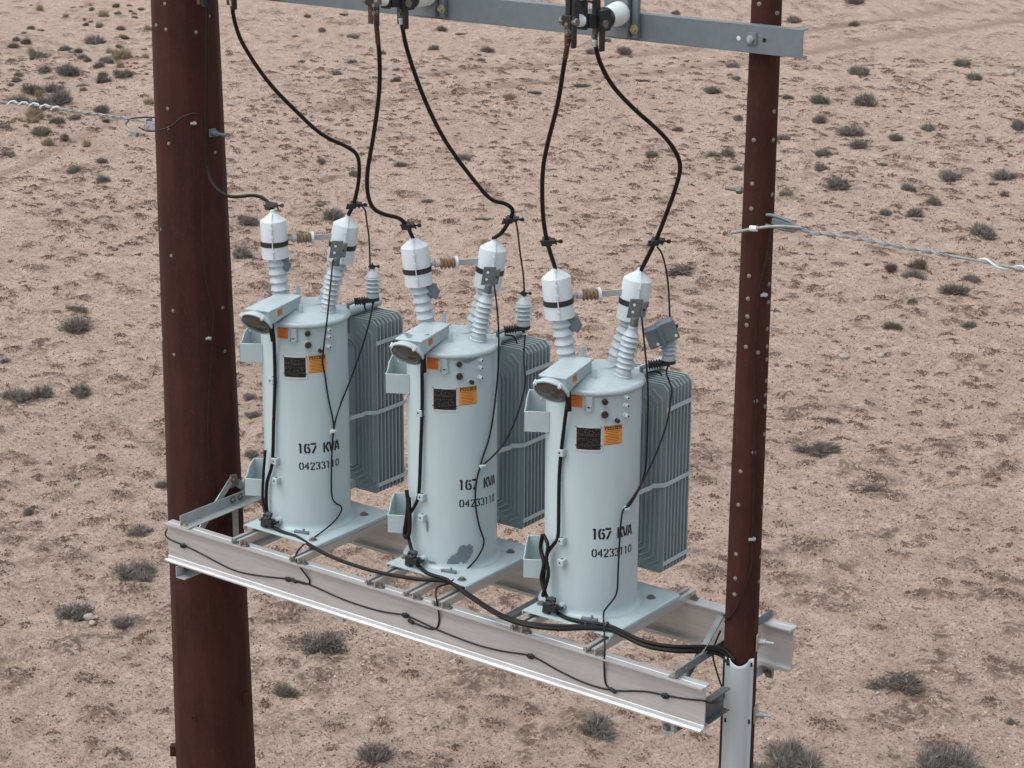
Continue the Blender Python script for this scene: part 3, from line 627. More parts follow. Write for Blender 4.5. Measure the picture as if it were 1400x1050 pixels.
    b.build('label_heading', M_YELLOW, wl, smooth=0)
    b = MB(); b.shell(TR_ + .001, -85.2, -69.4, 1.420, 1.512, .0006, 8); wl = b.build('warning_label', M_ORANGE, t); tag(wl, 'orange warning label')
    b = MB(); strokes(b, TR_ + .0020, 'WARNING', -83.2, -73.0, 1.492, 1.492, .0100, .5, .24)
    for k in range(5): b.shell(TR_ + .0018, -83.6, -72.5 - (k % 2) * 2, 1.478 - k * .0115, 1.4795 - k * .0115, .0002, 5)
    b.build('label_print', M_MAROON, wl, smooth=0)
    # gauges, plugs, hook, sampling bolts
    for a, z, r, h in ((-43.7, 1.468, .019, .03), (-43.4, 1.385, .022, .024), (-29.0, 1.340, .0135, .034)):
        d = pol(1, a, 0); p = pol(TR_ - .003, a, z); b = MB(); b.lathe(p, d, [(r * 1.25, 0), (r * 1.25, .008), (r * 1.1, .014)], 20); o = b.build('gauge_collar', M_BRKT, t)
        b = MB(); b.lathe(p + d * .012, d, [(r * .95, 0), (r, .004), (r, h - .004), (r * .85, h), (r * .4, h - .004), (0, h - .004)], 20, True, False); b.build('cap', M_MAROON, o)
    for z in (1.475, 1.424, 1.357):
        d = pol(1, -15.7, 0); p = pol(TR_ - .002, -15.7, z); b = MB(); b.cyl(p, p + d * .012, .018, n=16); b.cyl(p + d * .012, p + d * .034, .012, n=6); o = b.build('stud', M_WHITE, t); MB().lathe(p + d * .0342, d, [(.006, 0), (.006, .002)], 10).build('stud_hole', M_DARKM, o)
    d = pol(1, -61.5, 0); s = Vector((-d.y, d.x, 0)); p = pol(TR_, -61.5, 1.455); b = MB()
    b.prism([(-.026, .045), (.026, .045), (.017, -.05), (-.017, -.05)], p + d * .012, s, (0, 0, 1), d, .003)
    for sg in (-1, 1): b.boxv(p + s * (sg * .022) + d * .012, s * .0018, d * .012, Vector((s.x * -sg * .08, s.y * -sg * .08, .95)).normalized() * .047)
    b.boxv(p + d * .008 + Vector((0, 0, -.046)), s * .016, d * .010, (0, 0, .006)); hk = b.build('hook_plate', M_LID, t)
    MB().boxv(p + d * .0155 + Vector((0, 0, -.026)), s * .008, d * .001, (0, 0, .004)).build('slot', M_DARKM, hk)
    # ground pads with a threaded hole
    for a, z in ((-92.8, 1.115), (-91.5, .530), (-91.0, .385)):
        d = pol(1, a, 0); s = Vector((-d.y, d.x, 0)); p = pol(TR_, a, z); b = MB(); b.boxv(p + d * .018, s * .023, d * .022, (0, 0, .022)); o = b.build('ground_pad', M_LID, t, bevel=.003)
        MB().lathe(p + d * .0395 - s * .004, d, [(.007, 0), (.007, .0015)], 10).build('pad_hole', M_DARKM, o); MB().lathe(p + d * .018 + Vector((0, 0, .0215)), (0, 0, 1), [(.009, 0), (.009, .0015)], 10).build('pad_hole', M_DARKM, o)
    d = pol(1, -12.2, 0); p = pol(TR_ - .002, -12.2, .745); b = MB(); b.cyl(p, p + d * .03, .013, n=8); s = Vector((-d.y, d.x, 0)); b.cyl(p + d * .022 - s * .03, p + d * .022 + s * .012, .012, n=10); b.build('wire_clip', M_WHITE, t)
    # ground connector at the foot
    d = pol(1, -93, 0); s = Vector((-d.y, d.x, 0)); p = pol(TR_ + .0, -91, .085); b = MB(); b.cyl(p, p + d * .045, .026, n=16); b.build('drain_valve', M_LID, t)
    b = MB(); q_ = p + d * .075 - s * .04; b.boxv(q_, s * .05, d * .022, (0, 0, .022)); b.cyl(q_ - Vector((0, 0, .03)), q_ + Vector((0, 0, .05)), .012, n=8); b.boxv(q_ - s * .03 + Vector((0, 0, -.03)), s * .025, d * .02, (0, 0, .014))
    b.lathe(q_ + Vector((0, 0, .04)), (.2, -.5, .84), [(.034, 0), (.036, .006), (.03, .012)], 14)
    for k in range(6):
        th = k * math.pi / 3; b.cyl(q_ + Vector((0, 0, .05)) + (s * math.cos(th) + d * math.sin(th)) * .012, q_ + Vector((0, 0, .056)) + (s * math.cos(th) + d * math.sin(th)) * .036, .006, n=5)
    b.cyl(q_ + s * .05, p + d * .03 + s * .02, .012, n=8); b.build('ground_clamp', M_DARKM, t, bevel=.002)
    b = MB(); q_ = pol(.355, -57, .038); b.boxv(q_, pol(.05, 15, 0), pol(.012, 105, 0), (0, 0, .012)); b.cyl(q_ + pol(.02, 15, 0), q_ + pol(.02, 15, .03), .009, n=6); b.boxv(q_ + pol(.055, 10, .0), pol(.004, 10, 0), pol(.01, 100, 0), (0, 0, .018)); b.build('hold_down_clamp', M_GALV, t, bevel=.002)
    # surge arrester on an arm from the tank wall
    p0 = Vector((.308, .376, 1.645)); p1 = Vector((.310, .378, 1.865)); b = MB(); b.lathe(p0, (0, 0, 1), [(.040, -.062), (.044, -.05), (.044, -.008), (.034, 0), (.034, .004)], 24); insulator(b, p0, p0 + Vector((0, 0, .118)), .034, .057, 4)
    b.lathe(p0 + Vector((0, 0, .112)), (0, 0, 1), [(.05, 0), (.034, .02), (.026, .035), (.018, .04), (.016, .05)], 24); ar = b.build('surge_arrester', M_PORC, t, smooth=50)
    b = MB(); b.cyl(p0 + Vector((0, 0, .15)), p0 + Vector((0, 0, .205)), .007, n=8); b.boxv(p0 + Vector((0, 0, .18)), (.018, 0, 0), (0, .010, 0), (0, 0, .012)); b.cyl(p0 + Vector((-.03, -.01, .18)), p0 + Vector((.04, .012, .187)), .006, n=8); b.lathe(p0 + Vector((.045, .012, .187)), (.2, -.9, .1), [(.012, 0), (.012, .006)], 12); b.build('stud_clamp', M_DARKM, ar, bevel=.001)
    ba = p0 + Vector((0, 0, -.055)); bb = Vector((.186, .270, 1.572)); b = MB(); b.cyl(ba + Vector((0, 0, -.006)), ba + Vector((0, 0, .018)), .0465, n=20); dd = (bb - ba).normalized(); b.bar(ba, ba + dd * .13, .036, .034)
    for k in range(5): b.cyl(ba + dd * (.052 + k * .017), ba + dd * (.060 + k * .017), .030, n=14)
    b.cyl(ba + Vector((0, 0, -.03)), ba + Vector((0, 0, -.008)), .012, n=8); b.build('insulating_bracket', M_DARKM, ar, bevel=.003)
    b = MB(); b.boxv((.190, .248, 1.465), pol(.007, 52.5, 0), pol(.019, 142.5, 0), (0, 0, .105)); b.bar((.190, .250, 1.562), ba + dd * .125, .035, .012); b.build('bracket_strap', M_SPADE, ar, bevel=.002)
    return t
make_transformer(tr)
trs = [tr]
HVB = [c for c in kids(tr) if c.name.startswith('bushing')]; GAP = [c for c in kids(tr) if c.name.startswith('gap')][0]
for i in (1, 2):
    c = copy_tree(tr); c.location = TX[i]; c['label'] = TL[i]; trs.append(c)
# on the left transformer the bushings lean a little differently
def lean(o, base, dx, dy, h):
    L_ = math.hypot(dx, dy); o.matrix_basis = Matrix.Translation(base) @ Matrix.Rotation(math.atan2(L_, h), 4, Vector((-dy / L_, dx / L_, 0))) @ Matrix.Translation(-Vector(base))
lean(HVB[0], (-.150, -.047, 1.555), .040, .029, .65); lean(HVB[1], (.004, .226, 1.555), .020, .014, .65)
GAP.location = (.028, .020, -.004)
TXT = [((-60.3, -1.3), (.638, .631), (-59.0, -1.9), (.509, .503)), ((-44.3, 16.6), (.630, .603), (-43.5, 14.6), (.499, .476)), ((-55.6, .6), (.595, .583), (-55.2, .8), (.467, .454))]
for t, (a, z, a2, z2) in zip(trs, TXT):
    b = MB(); strokes(b, TR_ + .0012, '167 KVA', a[0], a[1], z[0] - .036, z[1] - .036, .072, .54, .20); o = b.build('stencilled_rating', M_STENCIL, t, smooth=0)
    b = MB(); strokes(b, TR_ + .0012, '04233110', a2[0], a2[1], z2[0] - .027, z2[1] - .027, .054, .58, .18); b.build('stencilled_number', M_STENCIL, t, smooth=0)
def paint_scar(t, poly, M, r, name='paint_scar', label=None):
    """bare patch: a thin film with a ragged outline wrapped on the tank"""
    a0 = min(p[0] for p in poly); a1 = max(p[0] for p in poly); z0 = min(p[1] for p in poly); z1 = max(p[1] for p in poly)
    def inside(a, z):
        c = False
        for (x0, y0), (x1, y1) in zip(poly, poly[1:] + poly[:1]):
            if (y0 > z) != (y1 > z) and a < (x1 - x0) * (z - y0) / (y1 - y0) + x0: c = not c
        return c
    n, m_ = 70, 60; V = []; F = []; k = {}
    def vid(i, j):
        if (i, j) not in k: k[(i, j)] = len(V); V.append(pol(r, a0 + (a1 - a0) * i / n, z0 + (z1 - z0) * j / m_))
        return k[(i, j)]
    rg = random.Random(5); off = [(rg.uniform(-1, 1), rg.uniform(-1, 1)) for _ in range(400)]
    for i in range(n):
        for j in range(m_):
            o1 = off[(i // 3 * 31 + j // 3 * 17) % 400]; aa = a0 + (a1 - a0) * (i + .5) / n + o1[0] * .9; zz = z0 + (z1 - z0) * (j + .5) / m_ + o1[1] * .004
            if inside(aa, zz): F.append((vid(i, j), vid(i + 1, j), vid(i + 1, j + 1), vid(i, j + 1)))
    o = MB().add(V, F).build(name, M, t, smooth=0)
    if label: tag(o, label)
    return o
paint_scar(trs[1], [(-60, .075), (-55, .125), (-47, .15), (-44, .19), (-39, .205), (-35, .195), (-30, .205), (-26, .185), (-25, .15), (-29, .11), (-33, .085), (-36, .066), (-40, .066), (-41, .09), (-44, .08), (-46, .058), (-52, .055), (-56, .06)], M_PRIMER, TR_ + .0016, label='dark grey scar where paint has flaked off the foot')
paint_scar(trs[1], [(-88, .36), (-85, .35), (-84, .31), (-86, .27), (-88, .31)], M_PRIMER, TR_ + .0012)
paint_scar(trs[1], [(-42, 1.492), (-24, 1.49), (-18, 1.495), (-24, 1.475), (-33, 1.462), (-38, 1.474)], M_PRIMER, TR_ + .0012)
paint_scar(trs[1], [(-84, .085), (-74, .075), (-72, .068), (-84, .062)], M_PRIMER, TR_ + .0095)
cb2 = [c for c in kids(trs[1]) if c.name.startswith('control_box')][0]
b = MB()
for q1_, v1_, r1_ in ((.36, -.045, .036), (.405, -.02, .02), (.30, .062, .022), (.33, -.07, .02)):
    c_ = oc_ = Vector((-.073, -.054, 1.6606)) + Vector((.230, -.973, 0)) * q1_ + Vector((.973, .230, 0)) * v1_; rg = random.Random(int(q1_ * 1000)); n_ = 14
    V = [c_ + Vector((math.cos(k * 6.283 / n_), math.sin(k * 6.283 / n_), 0)) * r1_ * rg.uniform(.55, 1.15) for k in range(n_)]; b.add(V, [tuple(range(n_))])
b.build('paint_scar', M_PRIMER, cb2, smooth=0)
# grey folded guard clipped on the right hand arrester only
t = trs[2]; b = MB(); o = Vector((.262 + .019, .348 - .025, 1.785)); s = Vector((.80, .594, 0)) * math.cos(R(22)) + Vector((0, 0, math.sin(R(22)))); n = Vector((.594, -.804, 0)); u = s.cross(n) * -1; u = u if u.z > 0 else -u
b.boxv(o - s * .050, s * .046, u * .062, n * .05); b.boxv(o + s * .054 + u * .010, s * .050, u * .064, n * .054); b.boxv(o + n * .01, s * .014, u * .072, n * .060)
g = b.build('arrester_guard', M_GUARD, t, bevel=.006); tag(g, 'slate grey folded cover over the arrester top')
for q_ in (o - s * .040 - u * .042 + n * .051, o + s * .085 - u * .030 + n * .055): MB().lathe(q_, n, [(.010, 0), (.009, .004)], 12).build('rivet', M_WHITE, g)

# ------------------------------------------------------------ crossarm and switch insulators overhead
CZ1 = 3.8321; CZ0 = CZ1 - .157; CXE = 1.4461
arm = thing('crossarm', 'grey galvanized steel crossarm bolted high across the slim pole', 'crossarm', (0, 0, 0))
b = MB(); b.prism([(-.15, CZ0), (-.15, CZ1), (-.088, CZ1), (-.088, CZ1 - .007), (-.143, CZ1 - .007), (-.143, CZ0 + .007), (-.088, CZ0 + .007), (-.088, CZ0)], (-3.22, 0, 0), (0, 1, 0), (0, 0, 1), (1, 0, 0), CXE + 3.22)
b.build('channel', M_GALV, arm, smooth=0, bevel=.002)
o = Vector((POLE_RX + .0, -.1505, 3.755)); MB().boxv(o - Vector((0, .004, 0)), (.034, 0, .003), (0, .004, 0), (-.003, 0, .034)).build('square_washer', M_GALV, arm, bevel=.002)
b = MB(); b.cyl(o - Vector((0, .008, 0)), o - Vector((0, .026, 0)), .022, n=6); b.cyl(o - Vector((0, .026, 0)), o - Vector((0, .034, 0)), .012, n=10); b.build('through_bolt', M_GALVL, arm)
for x, z, M in ((POLE_RX - .085, 3.751, M_WHITE), (POLE_RX + .08, 3.754, M_BLACK)): MB().lathe((x, -.1502, z), (0, -1, 0), [(.013, 0), (.013, .001)], 14).build('bolt_hole', M, arm)
MB().box(-3.24, -3.20, -.16, .05, CZ0 - .03, CZ1 + .03).build('pole_bracket', M_GALV, arm, bevel=.004)
def make_switch(x):
    """open switch on the crossarm: bracket plate, ribbed white insulator towards the camera side, two dark terminals with hanging lugs"""
    t = thing('switch_insulator', 'x', 'insulator', (x, 0, 0), 'white insulators with dark clamps under the crossarm')
    b = MB(); b.box(-.20, -.035, -.215, -.153, 3.690, 4.20); b.box(-.030, .015, -.185, -.153, 3.690, 4.20); bk = b.build('mounting_bracket', M_GALV, t, bevel=.006)
    MB().hexbolt((-.008, -.186, 3.745), (0, -1, 0), .018, .016).build('bolt', M_ZINC, bk)
    p0 = Vector((-.095, -.215, 3.832)); p1 = Vector((-.012, -.50, 3.838)); d = (p1 - p0).normalized(); L_ = (p1 - p0).length
    pr = [(.066, 0), (.070, .01), (.070, .04), (.066, .05)]
    for k in range(8):
        z = .06 + k * .020; r = .068 - k * .0014; pr += [(r - .014, z), (r, z + .006), (r, z + .010), (r - .014, z + .017)]
    pr += [(.054, .235), (.050, L_)]
    b = MB(); b.lathe(p0, d, pr, 36); b.build('insulator', M_SILI, t, smooth=30)
    q0 = Vector((.008, -.585, 3.838)); q1 = Vector((-.008, -.835, 3.866)); dd = (q1 - q0).normalized()
    b = MB(); b.lathe(p1, d, [(.062, -.03), (.066, -.02), (.066, .02), (.05, .05), (.045, .09)], 24); b.boxv(q0 + dd * .05, dd * .07, (.035, 0, 0), (0, 0, .04)); b.boxv(q0 + Vector((.045, 0, .005)), (.012, 0, 0), (0, .05, 0), (0, 0, .06)); b.boxv(q0 + Vector((.045, -.02, -.08)), (.010, 0, 0), (0, .018, 0), (0, 0, .085))
    b.boxv(q0 + dd * .14 + Vector((0, 0, .03)), (.028, 0, 0), dd * .014, (0, 0, .08)); b.boxv(q0 + Vector((0, -.015, .17)), (.016, 0, 0), (0, .022, 0), (0, 0, .17)); b.boxv(q0 + dd * .14 + Vector((0, 0, .24)), (.018, 0, 0), dd * .02, (0, 0, .17)); b.bar(q0 + Vector((0, 0, .10)), q0 + dd * .14 + Vector((0, 0, .11)), .02, .012)
    t1 = b.build('terminal_clamp', M_DARKM, t, bevel=.004)
    MB().cyl(q0 + Vector((-.055, -.015, -.012)), q0 + Vector((.07, -.015, -.012)), .024, n=10).build('bolt', M_BOLT, t1)
    b = MB(); b.cyl(q0 + dd * .15, q1 - dd * .04, .036, .032, 20); b.build('spacer', M_SILI, t); MB().cyl(q0 + dd * .15 + Vector((0, 0, .16)), q1 + Vector((0, 0, .16)), .05, n=20).build('spacer', M_SILI, t)
    b = MB(); b.boxv(q1, (.03, 0, 0), (0, .035, 0), (0, 0, .03)); b.cyl(q1 - Vector((.045, 0, 0)), q1 + Vector((.045, 0, 0)), .030, n=16); b.boxv(q1 + Vector((.0, 0, .16)), (.016, 0, 0), (0, .024, 0), (0, 0, .15)); b.boxv(q1 + Vector((.03, .01, .14)), (.012, 0, 0), (0, .024, 0), (0, 0, .17)); b.boxv(q1 + Vector((.035, -.01, -.075)), (.010, 0, 0), (0, .018, 0), (0, 0, .075))
    t2 = b.build('terminal_clamp', M_DARKM, t, bevel=.004)
    MB().cyl(q1 + Vector((-.055, -.01, -.005)), q1 + Vector((.06, -.01, -.005)), .022, n=10).build('bolt', M_BOLT, t2)
    for q_, T_ in ((q0, t1), (q1, t2)):
        o_ = q_ + Vector((-.004, -.018, -.085)); lg = MB().boxv(o_, (.016, 0, 0), (0, .005, 0), (0, 0, .055)).build('cable_lug', M_COPPER, T_, bevel=.002)
        for dz in (-.025, .022): MB().hexbolt(o_ + Vector((0, -.005, dz)), (0, -1, 0), .013, .014)if False else None
    return t
SWX = [-2.455, -1.048, .370]
SWL = ['white switch insulator above the left transformer, mostly out of view', 'white ribbed switch insulator above the middle transformer', 'white ribbed switch insulator above the right transformer']
sw = make_switch(SWX[2]); sw['label'] = SWL[2]
for k in (0, 1):
    c = copy_tree(sw); c.location = (SWX[k], 0, 0); c['label'] = SWL[k]

